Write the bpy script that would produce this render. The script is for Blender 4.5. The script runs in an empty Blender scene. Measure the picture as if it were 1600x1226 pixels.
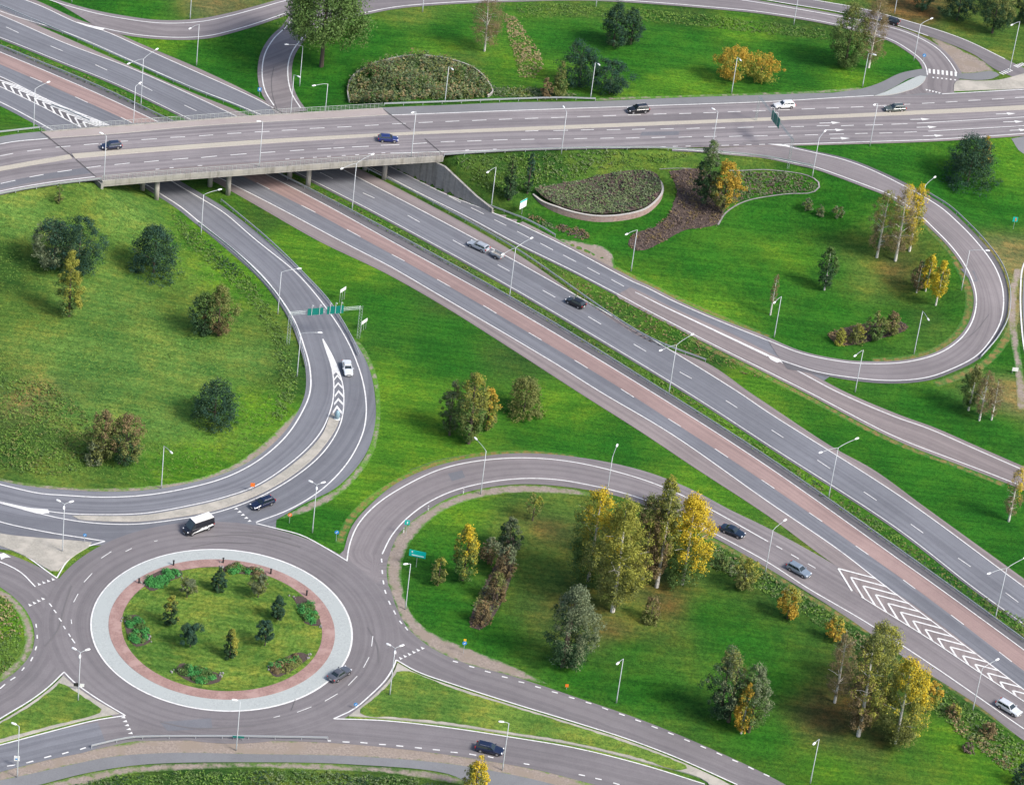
import bpy, math, random
import numpy as np
from mathutils import Vector, Matrix
from mathutils.geometry import delaunay_2d_cdt

R_ = math.radians
SC = bpy.context.scene
COL = SC.collection

# ------------------------------------------------------------------ camera, sky, sun, exposure
PW, PH = 1600.0, 1226.0
FPX, PITCH, ROLL, HC = 5450.0, R_(33.7), R_(7.4), 370.0
cp, sp = math.cos(PITCH), math.sin(PITCH)
FW = Vector((0, cp, -sp)); R0 = Vector((1, 0, 0)); U0 = Vector((0, sp, cp))
CR = R0*math.cos(ROLL) + U0*math.sin(ROLL)
CU = -R0*math.sin(ROLL) + U0*math.cos(ROLL)
CLOC = Vector((0, -HC/math.tan(PITCH), HC))
cam = bpy.data.cameras.new('camera')
cam.sensor_fit = 'HORIZONTAL'; cam.sensor_width = 36.0
cam.lens = FPX/PW*36.0
cam.clip_start = 1.0; cam.clip_end = 6000.0
camo = bpy.data.objects.new('camera', cam); COL.objects.link(camo)
m = Matrix((CR, CU, -FW)).transposed().to_4x4(); m.translation = CLOC
camo.matrix_world = m
SC.camera = camo

SUN_DIR = Vector((0.72, -0.36, 0.80)).normalized()      # towards the sun
world = bpy.data.worlds.new('World'); SC.world = world; world.use_nodes = True
wn = world.node_tree.nodes; wl = world.node_tree.links
sky = wn.new('ShaderNodeTexSky'); sky.sky_type = 'NISHITA'; sky.sun_disc = False
sky.sun_elevation = math.asin(SUN_DIR.z); sky.sun_rotation = math.atan2(SUN_DIR.x, SUN_DIR.y)
sky.dust_density = 3.0; sky.air_density = 1.0; sky.ozone_density = 1.0
wl.new(sky.outputs[0], wn['Background'].inputs[0]); wn['Background'].inputs[1].default_value = 0.12
sl = bpy.data.lights.new('sun', 'SUN'); sl.energy = 2.45; sl.angle = R_(16); sl.color = (1.0, 0.95, 0.88)
so = bpy.data.objects.new('sun', sl); COL.objects.link(so)
so.rotation_euler = (-SUN_DIR).to_track_quat('-Z', 'Y').to_euler()
SC.view_settings.view_transform = 'Standard'; SC.view_settings.look = 'None'
SC.view_settings.exposure = 0.75; SC.view_settings.gamma = 1.0

# ------------------------------------------------------------------ photo pixel -> place
def ray(px, py): return FW*FPX + CR*(px-PW/2) - CU*(py-PH/2)
def at_z(px, py, z):
    d = ray(px, py); t = (z-CLOC.z)/d.z
    return CLOC + d*t
def proj(p):
    v = Vector(p)-CLOC; w = v.dot(FW)
    return (PW/2+FPX*v.dot(CR)/w, PH/2-FPX*v.dot(CU)/w)

ZB = 7.0            # level of the trunk road and the bridge deck
def dens(path, step):
    out = []
    for a, b in zip(path[:-1], path[1:]):
        n = max(1, int(math.hypot(b[0]-a[0], b[1]-a[1])/step))
        for i in range(n):
            t = i/n; out.append((a[0]+(b[0]-a[0])*t, a[1]+(b[1]-a[1])*t))
    out.append(path[-1]); return out

# traced lines (photo pixels)
C1_SW = [(-70,90),(0,120),(82,160),(170,196),(400,307),(540,381),(610,417),(677,456),(800,528),(867,568),(937,612),(1050,679),(1200,784),(1310,859),(1385,917),(1602,1079),(1700,1153)]
C1_IN = [(-70,54),(0,82),(137,140),(245,190),(481,306),(610,376.5),(800,482),(1017,612),(1200,729.5),(1407,876),(1466,918),(1602,1017),(1700,1090)]
C1_DASH = [(-70,72),(47,121),(127,156),(197,188),(482,327),(552,365),(622,403),(693,443),(765,484),(836,526),(908,569),(982,614.5),(1054,661),(1127,708),(1200,757),(1274,808),(1347,860),(1420,912),(1496,968.5),(1571,1026),(1700,1123)]
C1_RAIL = [(-70,46),(0,75),(150,137),(252,185),(497,306),(800,470),(1032,612),(1200,719),(1482,918),(1602,1005),(1700,1077)]
C2_SW = [(-70,33),(0,59),(100,99),(182,132),(295,186),(535,306),(607,343.5),(800,450),(1072,612),(1200,695),(1400,824.5),(1521,918),(1602,977),(1700,1048)]
C2_DASH = [(-70,17),(19,48),(88.5,76.5),(158,106),(228,137),(298,170),(580,308),(646,342),(717,381),(787,419),(858,459.5),(929,501),(1000,544),(1071.5,587),(1143,632),(1215,678),(1287,726),(1359.5,775),(1433,826),(1507,879),(1581,933.5),(1700,1022)]
C2_NE = [(-70,-4),(0,24),(100,67.5),(205,107.5),(367,181),(614,306),(800,405.5),(1035,540),(1152,612),(1200,644.5),(1410,778),(1600,917),(1700,990)]
C2_RAIL = [(-70,-16),(0,12),(100,55),(207,102),(300,142),(375,172),(500,231),(650,306),(800,389),(1010,529),(1102,566)]
C2_SH = [(-70,-13),(0,15),(100,58),(207,105),(300,145),(375,175),(500,234),(650,309),(800,392),(1010,532),(1104,567),(1170,612),(1200,632),(1300,698),(1365,734),(1445,792),(1600,904),(1700,977)]
C3_SW = [(-70,-12),(0,18),(100,50),(207,96),(300,137),(375,166),(500,222),(657,303),(735,342),(800,377),(900,426),(1085,523.5),(1200,581),(1262,612),(1400,683),(1500,722),(1575,751),(1700,800)]
C3_NE = [(-70,-55),(0,-15),(66,11),(120,36),(165,50),(215,72),(300,110),(400,155),(437,175),(560,236),(701,306),(732,318),(800,345.5),(885,386),(992,442),(1100,492),(1200,532.5)]
B_L = [(-70,130),(0,160),(50,186),(82,204),(255,306),(312,348),(400,421),(432,458),(460,501),(475,541),(484,575),(484.5,612),(472,644),(445,684),(400,722),(350,747),(287,764),(225,774),(162,777),(100,774),(62,771),(0,757),(-70,738)]
B_R = [(-70,106),(0,136),(75,172),(127,200),(306,306),(350,333),(400,375.5),(462,426),(507,478),(540,528),(560,573),(570,612),(572,649),(565,682),(540,727),(500,767),(450,797),(400,816)]
LP_IN = [(1200,532.5),(1250,552),(1305,564),(1365,569),(1417,566),(1465,553.5),(1497,533.5),(1515,511),(1524,486),(1525,461),(1517,433.5),(1502,406),(1480,378.5),(1450,348.5),(1436,336),(1392,306),(1355,291),(1312,275),(1270,261),(1200,246.5),(1125,239),(1050,234.5)]
LP_OUT = [(1220,563.5),(1275,581),(1340,591.5),(1405,595),(1450,590),(1487,577),(1525,557),(1550,528.5),(1564,501),(1568,468.5),(1564,441),(1552,413.5),(1532,386),(1502,353.5),(1470,325),(1440,306),(1405,287.5),(1375,272.5),(1325,252.5),(1275,240),(1222,228)]
R_OUT = [(542,877),(546,852),(560,819),(590,787),(637,757),(687,734),(737,722),(800,716),(850,717),(900,723),(962,737),(1025,757),(1100,791),(1200,846.5),(1275,888),(1346,933),(1456,1001),(1537,1055),(1600,1096),(1700,1162)]
R_IN = [(597,866),(612,837),(637,809),(675,782),(725,762),(800,749),(862,749),(925,759),(995,777),(1050,800),(1105,828),(1200,879),(1260,918),(1351,971),(1451,1036),(1521,1084),(1600,1139),(1700,1205)]
TN = [(-70,250),(0,226),(75,217),(175,210.5),(300,199),(400,192.5),(500,187),(612,180.5),(800,173.5),(1000,166.5),(1200,159.5),(1312,153),(1472,147.5),(1600,140.5),(1700,134)]
TS = [(-70,322),(0,301),(75,287),(150,277),(300,263),(400,255),(560,246),(700,239),(800,233.5),(900,230.5),(1000,229.5),(1100,228.5),(1222,227),(1360,222),(1450,219),(1600,209.5),(1700,202)]

def ext(p):
    """carry a line that leaves the frame on for another stretch"""
    p = list(p)
    if p[0][0] < -50: (x0, y0), (x1, y1) = p[0], p[1]; k = 230/abs(x1-x0); p[0] = (x0-(x1-x0)*k, y0-(y1-y0)*k)
    if p[-1][0] > 1650: (x0, y0), (x1, y1) = p[-2], p[-1]; k = 230/abs(x1-x0); p[-1] = (x1+(x1-x0)*k, y1+(y1-y0)*k)
    return p
C1_SW, C1_IN, C1_DASH, C1_RAIL, C2_SW, C2_DASH, C2_NE, C2_SH, C3_SW, TN, TS, R_OUT, R_IN = [ext(p) for p in (C1_SW, C1_IN, C1_DASH, C1_RAIL, C2_SW, C2_DASH, C2_NE, C2_SH, C3_SW, TN, TS, R_OUT, R_IN)]

ctrl = []
def cadd(path, z, step=45): 
    for p in dens(path, step):
        w = at_z(p[0], p[1], z); ctrl.append((w.x, w.y, z))
def shift(path, dx, dy): return [(x+dx, y+dy) for x, y in path]
for pth in (C1_SW, C1_IN, C2_SW, C2_NE, C3_SW): cadd(pth, 0)
cadd(C3_NE, 0); cadd(B_L, 0); cadd(B_R, 0); cadd(R_OUT, 0, 50); cadd(R_IN, 0, 50)
# trunk road outside the bridge
for pth in ([(-140,231),(-70,222),(0,212),(40,207)], [(-140,336),(-70,320),(0,306),(75,293),(125,287)],
            [(625,165),(700,164),(800,160),(930,158),(1050,152),(1200,147),(1350,141),(1440,120)],
            [(722,243),(800,237),(900,235),(1000,232),(1100,231),(1222,229),(1360,224),(1450,221),(1600,212),(1700,203)],
            [(1560,122),(1640,118),(1700,116)], [(-120,280),(-20,262),(60,250)], [(720,200),(900,195),(1100,185),(1300,180),(1500,170),(1680,160)]):
    cadd(pth, ZB-0.06, 40)
def cprof(path, z0, z1, step=30, a=0.0, b=1.0):
    d = dens(path, step); n = len(d)-1
    for i, p in enumerate(d):
        t = min(1, max(0, (i/n-a)/(b-a))); t = t*t*(3-2*t); z = z0+(z1-z0)*t
        w = at_z(p[0], p[1], z); ctrl.append((w.x, w.y, z))
cprof(LP_IN[2:19], 0, ZB-0.06, 30, 0.0, 0.93); cprof(LP_OUT[2:20], 0, ZB-0.06, 30, 0.0, 0.95)
WALL = [(560,236,5.8),(600,255,5.8),(650,279,5.8),(690,298,5.8),(742,321,2.2),(768,333,1.0)]
for x, y, z in WALL:
    w = at_z(x, y, 0); nrm_ = Vector((0.82,0.57,0)); q = w+nrm_*2.0
    ctrl.append((w.x-nrm_.x*0.6, w.y-nrm_.y*0.6, 0)); ctrl.append((q.x, q.y, z-0.3))
    q = w+nrm_*6; ctrl.append((q.x, q.y, min(ZB-0.2, z+0.8)))
for x, y, z in [(850,330,1.2),(900,340,0.8),(1000,345,1.4),(1035,300,3),(900,262,4.2),(800,290,3),(1000,255,5),(1150,265,5),(1250,285,5.2),(760,275,4.5),(1100,330,2.2),
                (1200,330,2.6),(1300,350,3),(1200,420,1.2),(1300,450,0.9),(1400,420,1.8),(1100,420,0.6),(1350,520,0.2),(1450,470,1.2),(1480,310,5.0),(1560,330,4.5),(1590,400,4),(1520,260,6.3),(1590,270,6.0),
                (1595,520,2.4),(1590,600,1.2),(1450,620,0.3),(1550,680,0.4),(1600,700,0.6),
                (50,330,5.6),(120,330,5.0),(200,320,3.8),(30,400,3.6),(120,420,2.8),(220,400,1.8),(320,420,0.5),(60,520,2.0),(200,520,1.6),(330,520,0.7),(60,650,1.4),(220,640,1.4),(380,620,0.5),(60,730,0.2),(230,730,0.2),
                (450,350,0),(560,460,0),(640,640,0),(800,640,0),(900,690,0),(600,700,0),
                (700,800,0.1),(850,850,0.5),(900,1000,0.5),(1100,1000,0.6),(1250,1080,0.5),(1400,1120,0.2),(1000,1100,0.1),(1300,1200,0),(1550,1220,0),(347,985,0),(100,1000,0),(0,1000,0),(600,1000,0),(100,1150,0),(500,1180,0),(300,1220,0),(800,1180,0),(1000,1220,0),(-80,1000,0),(700,1240,0),(1150,1240,0),(0,900,0),(400,880,0),(540,1100,0),(220,1130,0),
                (1300,650,0),(1450,740,0),(1590,820,0),(1000,450,0.2),
                (200,15,1.0),(300,20,1.8),(270,80,0),(350,90,0),(560,150,1.5),(560,110,2.5),(480,160,0.3),(515,170,1.5),(470,80,1.6),(460,30,2.0),(520,60,2.6),(420,60,1.6),(600,60,3.6),(600,20,3.6),(600,130,4.5),(700,110,5.2),(700,40,4.2),(740,140,6),
                (800,10,4.2),(800,70,5.0),(800,130,6.2),(1000,15,4.9),(950,90,5.6),(1100,30,5.4),(1150,90,5.8),(1250,25,5.6),(1300,80,6.1),(1350,30,6),(1400,60,6.5),(1450,80,6.8),(1500,60,6.6),(1560,100,6.9),(1400,0,6),(1500,10,6.2),(1600,40,6.6),(1250,-40,5.5),(1000,-40,4.8),(700,-40,3.8),(400,-40,2),(200,-40,1),(100,-40,0.4),(1600,-50,6),(1700,30,6.6),(1700,300,5.5),(1720,500,3),(1700,650,1),(-80,420,3),(-80,600,1.6),(-80,700,.4),(-80,1226,0),(1720,900,0),
                (412,125,0.4),(404,150,0.0),(450,125,0.5),(462,165,0.1),(440,160,0.0),(30,172,0),(10,195,1.5),(40,200,3.2),(-60,190,1.5)]:
    w = at_z(x, y, z); ctrl.append((w.x, w.y, z))
for k in range(24):
    a = k/24*2*math.pi; ctrl.append((420*math.cos(a), 30+420*math.sin(a), 2.0)); ctrl.append((900*math.cos(a), 30+900*math.sin(a), 2.0))
ctrl = np.array(ctrl)
# thin out coincident controls
keep = []
for i in range(len(ctrl)):
    if all((ctrl[i,0]-ctrl[j,0])**2+(ctrl[i,1]-ctrl[j,1])**2 > 2.2**2 for j in keep): keep.append(i)
ctrl = ctrl[keep]
CC = 3.0
D2 = (ctrl[:,None,0]-ctrl[None,:,0])**2+(ctrl[:,None,1]-ctrl[None,:,1])**2
Phi = np.sqrt(D2+CC*CC)/50.0
n_ = len(ctrl); MA = np.zeros((n_+1, n_+1)); MA[:n_,:n_] = Phi - np.eye(n_)*2e-3; MA[n_,:n_] = 1; MA[:n_,n_] = 1
WT = np.linalg.solve(MA, np.append(ctrl[:,2], 0))
_c = [tuple(at_z(*p, 0)[:2]) for p in dens(C3_NE[:13], 4)]
CORR = np.array(_c); CTAN = np.gradient(CORR, axis=0); CTAN /= np.linalg.norm(CTAN, axis=1)[:,None]
def hgrid(X, Y):
    X = np.asarray(X, float).ravel(); Y = np.asarray(Y, float).ravel(); out = np.empty(len(X))
    for s in range(0, len(X), 4000):
        d = np.sqrt((X[s:s+4000,None]-ctrl[None,:,0])**2+(Y[s:s+4000,None]-ctrl[None,:,1])**2+CC*CC)/50.0
        out[s:s+4000] = d@WT[:n_]+WT[n_]
    d2 = (X[:,None]-CORR[None,:,0])**2+(Y[:,None]-CORR[None,:,1])**2 if len(X) < 5000 else None
    if d2 is None:
        k = np.empty(len(X), int); dm = np.empty(len(X))
        for s in range(0, len(X), 4000):
            q = (X[s:s+4000,None]-CORR[None,:,0])**2+(Y[s:s+4000,None]-CORR[None,:,1])**2; k[s:s+4000] = q.argmin(1); dm[s:s+4000] = q.min(1)
    else: k = d2.argmin(1); dm = d2.min(1)
    dx = X-CORR[k,0]; dy = Y-CORR[k,1]; sd = np.sqrt(dm)*np.sign(CTAN[k,0]*dy-CTAN[k,1]*dx)
    f = np.clip((sd-0.9)/1.3, 0, 1); f = f*f*(3-2*f); f = np.where((sd < 0.9) & (sd < -30), 1.0, f)
    return np.clip(out*f, -0.6, ZB-0.02)
def h(x, y): return float(hgrid([x], [y])[0])
def P(px, py):
    """photo pixel -> point on the terrain"""
    d = ray(px, py); zs = np.linspace(9.0, -1.0, 41); T = (zs-CLOC.z)/d.z
    X = CLOC.x+d.x*T; Y = CLOC.y+d.y*T; g = zs-hgrid(X, Y)
    for i in range(40):
        if g[i+1] <= 0:
            t = g[i]/(g[i]-g[i+1]+1e-9); z = zs[i]+(zs[i+1]-zs[i])*t
            q = at_z(px, py, z); return Vector((q.x, q.y, z))
    q = at_z(px, py, 0); return Vector((q.x, q.y, 0))
def PB(px, py): return at_z(px, py, ZB)

# ------------------------------------------------------------------ materials
def mat(name, col, rough=0.8, metal=0.0, **kw):
    mt = bpy.data.materials.new(name); mt.use_nodes = True
    b = mt.node_tree.nodes['Principled BSDF']
    b.inputs['Base Color'].default_value = (*col, 1); b.inputs['Roughness'].default_value = rough; b.inputs['Metallic'].default_value = metal
    for k, v in kw.items(): b.inputs[k.replace('_', ' ')].default_value = v
    return mt
class NT:
    def __init__(s, mt): s.t = mt.node_tree; s.n = s.t.nodes; s.b = s.n['Principled BSDF']
    def new(s, ty, **kw):
        o = s.n.new(ty)
        for k, v in kw.items(): setattr(o, k, v)
        return o
    def link(s, a, b): s.t.links.new(a, b)
    def geo(s): 
        g = s.new('ShaderNodeNewGeometry'); return g.outputs['Position']
    def noise(s, vec, scale, detail=4, rough=0.6, sc=(1,1,1), rot=0.0):
        mp = s.new('ShaderNodeMapping'); mp.inputs['Scale'].default_value = sc; mp.inputs['Rotation'].default_value = (0,0,rot)
        s.link(vec, mp.inputs[0])
        no = s.new('ShaderNodeTexNoise'); no.inputs['Scale'].default_value = scale; no.inputs['Detail'].default_value = detail; no.inputs['Roughness'].default_value = rough
        s.link(mp.outputs[0], no.inputs['Vector']); return no.outputs['Fac']
    def ramp(s, fac, stops):
        r = s.new('ShaderNodeValToRGB'); e = r.color_ramp.elements
        while len(e) < len(stops): e.new(0.5)
        for el, (p, c) in zip(e, stops): el.position = p; el.color = (*c, 1) if len(c) == 3 else c
        s.link(fac, r.inputs[0]); return r.outputs[0]
    def mr(s, fac, a, b, c, d):
        r = s.new('ShaderNodeMapRange'); 
        for i, v in enumerate((a, b, c, d)): r.inputs[i+1].default_value = v
        s.link(fac, r.inputs[0]); return r.outputs[0]
    def mix(s, fac, a, b, mode='MIX'):
        x = s.new('ShaderNodeMix', data_type='RGBA', blend_type=mode)
        for sock, v in ((x.inputs[0], fac), (x.inputs[6], a), (x.inputs[7], b)):
            if hasattr(v, 'is_linked'): s.link(v, sock)
            elif isinstance(v, tuple): sock.default_value = (*v, 1)
            else: sock.default_value = v
        return x.outputs[2]
    def bump(s, hgt, strength, dist):
        b = s.new('ShaderNodeBump'); b.inputs['Strength'].default_value = strength; b.inputs['Distance'].default_value = dist
        s.link(hgt, b.inputs['Height']); s.link(b.outputs[0], s.b.inputs['Normal'])
    def col(s, c): s.link(c, s.b.inputs['Base Color'])

MOT = R_(-57)     # direction of the motorway, for lengthwise wear
def asphalt(name, col, streak=True, amt=0.22, dark=0.0):
    mt = mat(name, col, 0.88); t = NT(mt)
    uv = t.new('ShaderNodeUVMap').outputs[0]; g = t.geo()
    big = t.noise(g, 0.05, 3); fine = t.noise(g, 6.0, 3, 0.7); mid = t.noise(g, 0.5, 4)
    c = t.mix(t.mr(big, 0.35, 0.65, 0.0, 1.0), tuple(v*0.90 for v in col), tuple(v*1.07 for v in col))
    c = t.mix(t.mr(fine, 0.3, 0.7, 0.0, 1.0), c, t.mix(1.0, c, (0.80,0.80,0.80), 'MULTIPLY'))
    c = t.mix(t.mr(mid, 0.45, 0.7, 0.0, 0.6), c, t.mix(1.0, c, (0.88,0.86,0.88), 'MULTIPLY'))
    if streak:
        s1 = t.noise(uv, 1.0, 2, 0.5, (1.1, 0.008, 1)); s2 = t.noise(uv, 1.0, 3, 0.6, (3.0, 0.03, 1))
        c = t.mix(t.mr(s1, 0.40, 0.62, 0.0, 1.0), c, t.mix(1.0, c, (1-amt,1-amt,1-amt*0.95), 'MULTIPLY'))
        c = t.mix(t.mr(s2, 0.45, 0.65, 0.0, 0.7), c, t.mix(1.0, c, (1-amt*0.6,)*3, 'MULTIPLY'))
    t.col(c); t.bump(fine, 0.3, 0.02); return mt
M = {}
M['asp_blue'] = asphalt('asphalt_blue_grey', (0.195,0.203,0.228))
M['asp_pink'] = asphalt('asphalt_pink', (0.36,0.255,0.235))
M['asp_mauve'] = asphalt('asphalt_mauve', (0.245,0.222,0.228))
M['asp_shoulder'] = asphalt('asphalt_shoulder', (0.27,0.232,0.228))
M['asp_dark'] = asphalt('asphalt_dark_edge', (0.15,0.145,0.155))
M['asp_round'] = asphalt('asphalt_roundabout', (0.205,0.190,0.198), True, 0.17)
M['asp_path'] = asphalt('asphalt_path', (0.20,0.205,0.215), False)
M['trunk'] = asphalt('asphalt_trunk', (0.275,0.252,0.260), True, 0.32)
M['walk'] = asphalt('bridge_walk', (0.36,0.315,0.30), False)
M['white'] = mat('road_paint', (0.80,0.80,0.80), 0.6)
t = NT(M['white']); t.col(t.mix(t.mr(t.noise(t.geo(), 1.3, 5, 0.75), 0.48, 0.72, 0, 0.85), (0.70,0.70,0.69), (0.38,0.37,0.37)))
def speck(name, c1, c2, scale, rough=0.9, bump=0.4, c3=None, s2=0.3):
    mt = mat(name, c1, rough); t = NT(mt); g = t.geo(); f = t.noise(g, scale, 5, 0.7)
    c = t.mix(t.mr(f, 0.35, 0.65, 0, 1), c1, c2)
    if c3: c = t.mix(t.mr(t.noise(g, s2, 4, 0.6), 0.48, 0.62, 0, 1), c, c3)
    t.col(c); t.bump(f, bump, 0.05); return mt
M['concrete'] = speck('concrete', (0.36,0.345,0.31), (0.28,0.27,0.25), 1.5, 0.9, 0.2, (0.36,0.34,0.30), 0.3)
def stains(mt):
    t = NT(mt); bc = t.b.inputs['Base Color'].links[0].from_socket; f = t.noise(t.geo(), 1.0, 4, .7, (.9,.9,.07))
    t.col(t.mix(t.mr(f, .48, .66, 0, .8), bc, t.mix(1.0, bc, (.55,.54,.52), 'MULTIPLY')))
stains(M['concrete'])
M['concrete_dark'] = speck('concrete_old', (0.30,0.29,0.27), (0.22,0.215,0.21), 1.5, 0.9, 0.2); stains(M['concrete_dark'])
M['island'] = speck('island_paving', (0.37,0.35,0.30), (0.28,0.265,0.235), 3.0, 0.9, 0.3, (0.42,0.39,0.34), 0.25)
M['apron'] = speck('granite_setts', (0.41,0.44,0.43), (0.30,0.325,0.325), 4.0, 0.85, 0.4, (0.36,0.39,0.385), 0.3)
M['brick'] = speck('brick_paving', (0.34,0.215,0.19), (0.23,0.14,0.125), 3.5, 0.85, 0.4, (0.36,0.24,0.215), 0.4)
M['kerb'] = speck('kerb_stone', (0.48,0.46,0.42), (0.38,0.36,0.33), 3.0)
M['gravel'] = speck('gravel_verge', (0.32,0.27,0.23), (0.21,0.175,0.15), 2.5, 0.95, 0.8, (0.20,0.20,0.10), 0.35)
M['soil'] = speck('dark_soil', (0.09,0.065,0.055), (0.05,0.035,0.03), 4.0, 0.95, 0.8)
M['yellow_kerb'] = speck('median_paving', (0.43,0.395,0.33), (0.34,0.315,0.27), 2.5, 0.9, 0.3, (0.40,0.37,0.31), 0.2)
M['steel'] = mat('galvanised_steel', (0.47,0.50,0.52), 0.45, 0.35)
M['steel_white'] = mat('white_rail_paint', (0.34,0.37,0.36), 0.5)
M['head'] = mat('lamp_housing', (0.80,0.81,0.82), 0.4)
M['black'] = mat('black_plastic', (0.02,0.02,0.022), 0.6)

# ------------------------------------------------------------------ mesh helpers
def lnk(name, me, parent=None):
    o = bpy.data.objects.new(name, me); COL.objects.link(o)
    if parent is not None: o.parent = parent
    return o
def tag(o, label=None, cat=None, group=None, kind=None):
    if label: o['label'] = label
    if cat: o['category'] = cat
    if group: o['group'] = group
    if kind: o['kind'] = kind
    return o
def empty(name, loc, rz=0.0):
    o = bpy.data.objects.new(name, None); COL.objects.link(o); o.empty_display_size = 0.3
    o.location = loc; o.rotation_euler = (0, 0, rz); return o
class MB:
    def __init__(s): s.v = []; s.f = []; s.m = []; s.uv = []
    def add(s, vs, fs, mi=0, uv=None):
        o = len(s.v); s.v += [tuple(v) for v in vs]; s.f += [tuple(i+o for i in f) for f in fs]; s.m += [mi]*len(fs)
        s.uv += uv if uv else [(v[0], v[1]) for v in vs]
    def box(s, c, size, rz=0, mi=0, rot=None):
        x, y, z = (q/2 for q in size); R = rot if rot is not None else Matrix.Rotation(rz, 3, 'Z')
        vs = [Vector(c)+R@Vector((a*x, b*y, d*z)) for d in (-1,1) for a, b in ((-1,-1),(1,-1),(1,1),(-1,1))]
        s.add(vs, [(3,2,1,0),(4,5,6,7),(0,1,5,4),(1,2,6,5),(2,3,7,6),(3,0,4,7)], mi)
    def tube(s, pts, rad, n=6, mi=0, cap=True):
        pts = [Vector(p) for p in pts]; rad = rad if isinstance(rad, (list, tuple)) else [rad]*len(pts)
        rings = []; prev = None
        for i, p in enumerate(pts):
            d = (pts[min(i+1, len(pts)-1)]-pts[max(i-1, 0)]).normalized()
            a = prev if prev is not None else (Vector((0,0,1)) if abs(d.z) < 0.9 else Vector((1,0,0)))
            a = (a-d*a.dot(d)); a = a.normalized() if a.length > 1e-6 else d.orthogonal().normalized()
            prev = a; b = d.cross(a)
            rings.append([p+(a*math.cos(2*math.pi*k/n)+b*math.sin(2*math.pi*k/n))*rad[i] for k in range(n)])
        vs = [q for r in rings for q in r]; fs = []
        for i in range(len(pts)-1):
            for k in range(n): fs.append((i*n+k, i*n+(k+1)%n, (i+1)*n+(k+1)%n, (i+1)*n+k))
        if cap: fs.append(tuple(range(n))[::-1]); fs.append(tuple((len(pts)-1)*n+k for k in range(n)))
        s.add(vs, fs, mi)
    def mesh(s, name, mats, smooth=False):
        me = bpy.data.meshes.new(name); me.from_pydata(s.v, [], s.f)
        for mt in (mats if isinstance(mats, (list, tuple)) else [mats]): me.materials.append(mt)
        me.polygons.foreach_set('material_index', s.m)
        u = me.uv_layers.new(name='UVMap'); li = np.empty(len(me.loops), int); me.loops.foreach_get('vertex_index', li)
        u.data.foreach_set('uv', np.array(s.uv, float)[li].ravel())
        if smooth: me.polygons.foreach_set('use_smooth', [True]*len(me.polygons))
        me.update(); return me
    def build(s, name, mats, parent=None, smooth=False): return lnk(name, s.mesh(name, mats, smooth), parent)

def cr(pts, step, closed=False):
    """Catmull-Rom through 2-D points, resampled at about `step` metres"""
    pts = [np.array((p[0], p[1]), float) for p in pts]
    if len(pts) == 2 and not closed: dense = pts
    else:
        ext = [pts[-1]]+pts+[pts[0], pts[1]] if closed else [2*pts[0]-pts[1]]+pts+[2*pts[-1]-pts[-2]]
        dense = []
        for i in range(1, len(ext)-2):
            p0, p1, p2, p3 = ext[i-1:i+3]
            d = [max(1e-6, np.linalg.norm(q-p)**0.5) for p, q in ((p0,p1),(p1,p2),(p2,p3))]
            t0, t1 = 0, d[0]; t2 = t1+d[1]; t3 = t2+d[2]
            n = max(2, int(np.linalg.norm(p2-p1)/0.5))
            for t in np.linspace(t1, t2, n, endpoint=False):
                a1 = (t1-t)/(t1-t0)*p0+(t-t0)/(t1-t0)*p1; a2 = (t2-t)/(t2-t1)*p1+(t-t1)/(t2-t1)*p2; a3 = (t3-t)/(t3-t2)*p2+(t-t2)/(t3-t2)*p3
                b1 = (t2-t)/(t2-t0)*a1+(t-t0)/(t2-t0)*a2; b2 = (t3-t)/(t3-t1)*a2+(t-t1)/(t3-t1)*a3
                dense.append((t2-t)/(t2-t1)*b1+(t-t1)/(t2-t1)*b2)
        dense.append(pts[0] if closed else pts[-1])
    dense = np.array(dense); seg = np.linalg.norm(np.diff(dense, axis=0), axis=1); s = np.concatenate([[0], np.cumsum(seg)])
    n = max(1, int(round(s[-1]/step))); u = np.linspace(0, s[-1], n+1)
    return np.stack([np.interp(u, s, dense[:,0]), np.interp(u, s, dense[:,1])], 1)
def wpath(px, zf='t'):
    f = P if zf == 't' else (lambda a, b: at_z(a, b, zf))
    return [tuple(f(*p)[:2]) for p in px]
def zz(xy, zf, off):
    if zf == 't': return hgrid(xy[:,0], xy[:,1])+off
    return np.full(len(xy), zf+off)

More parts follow.
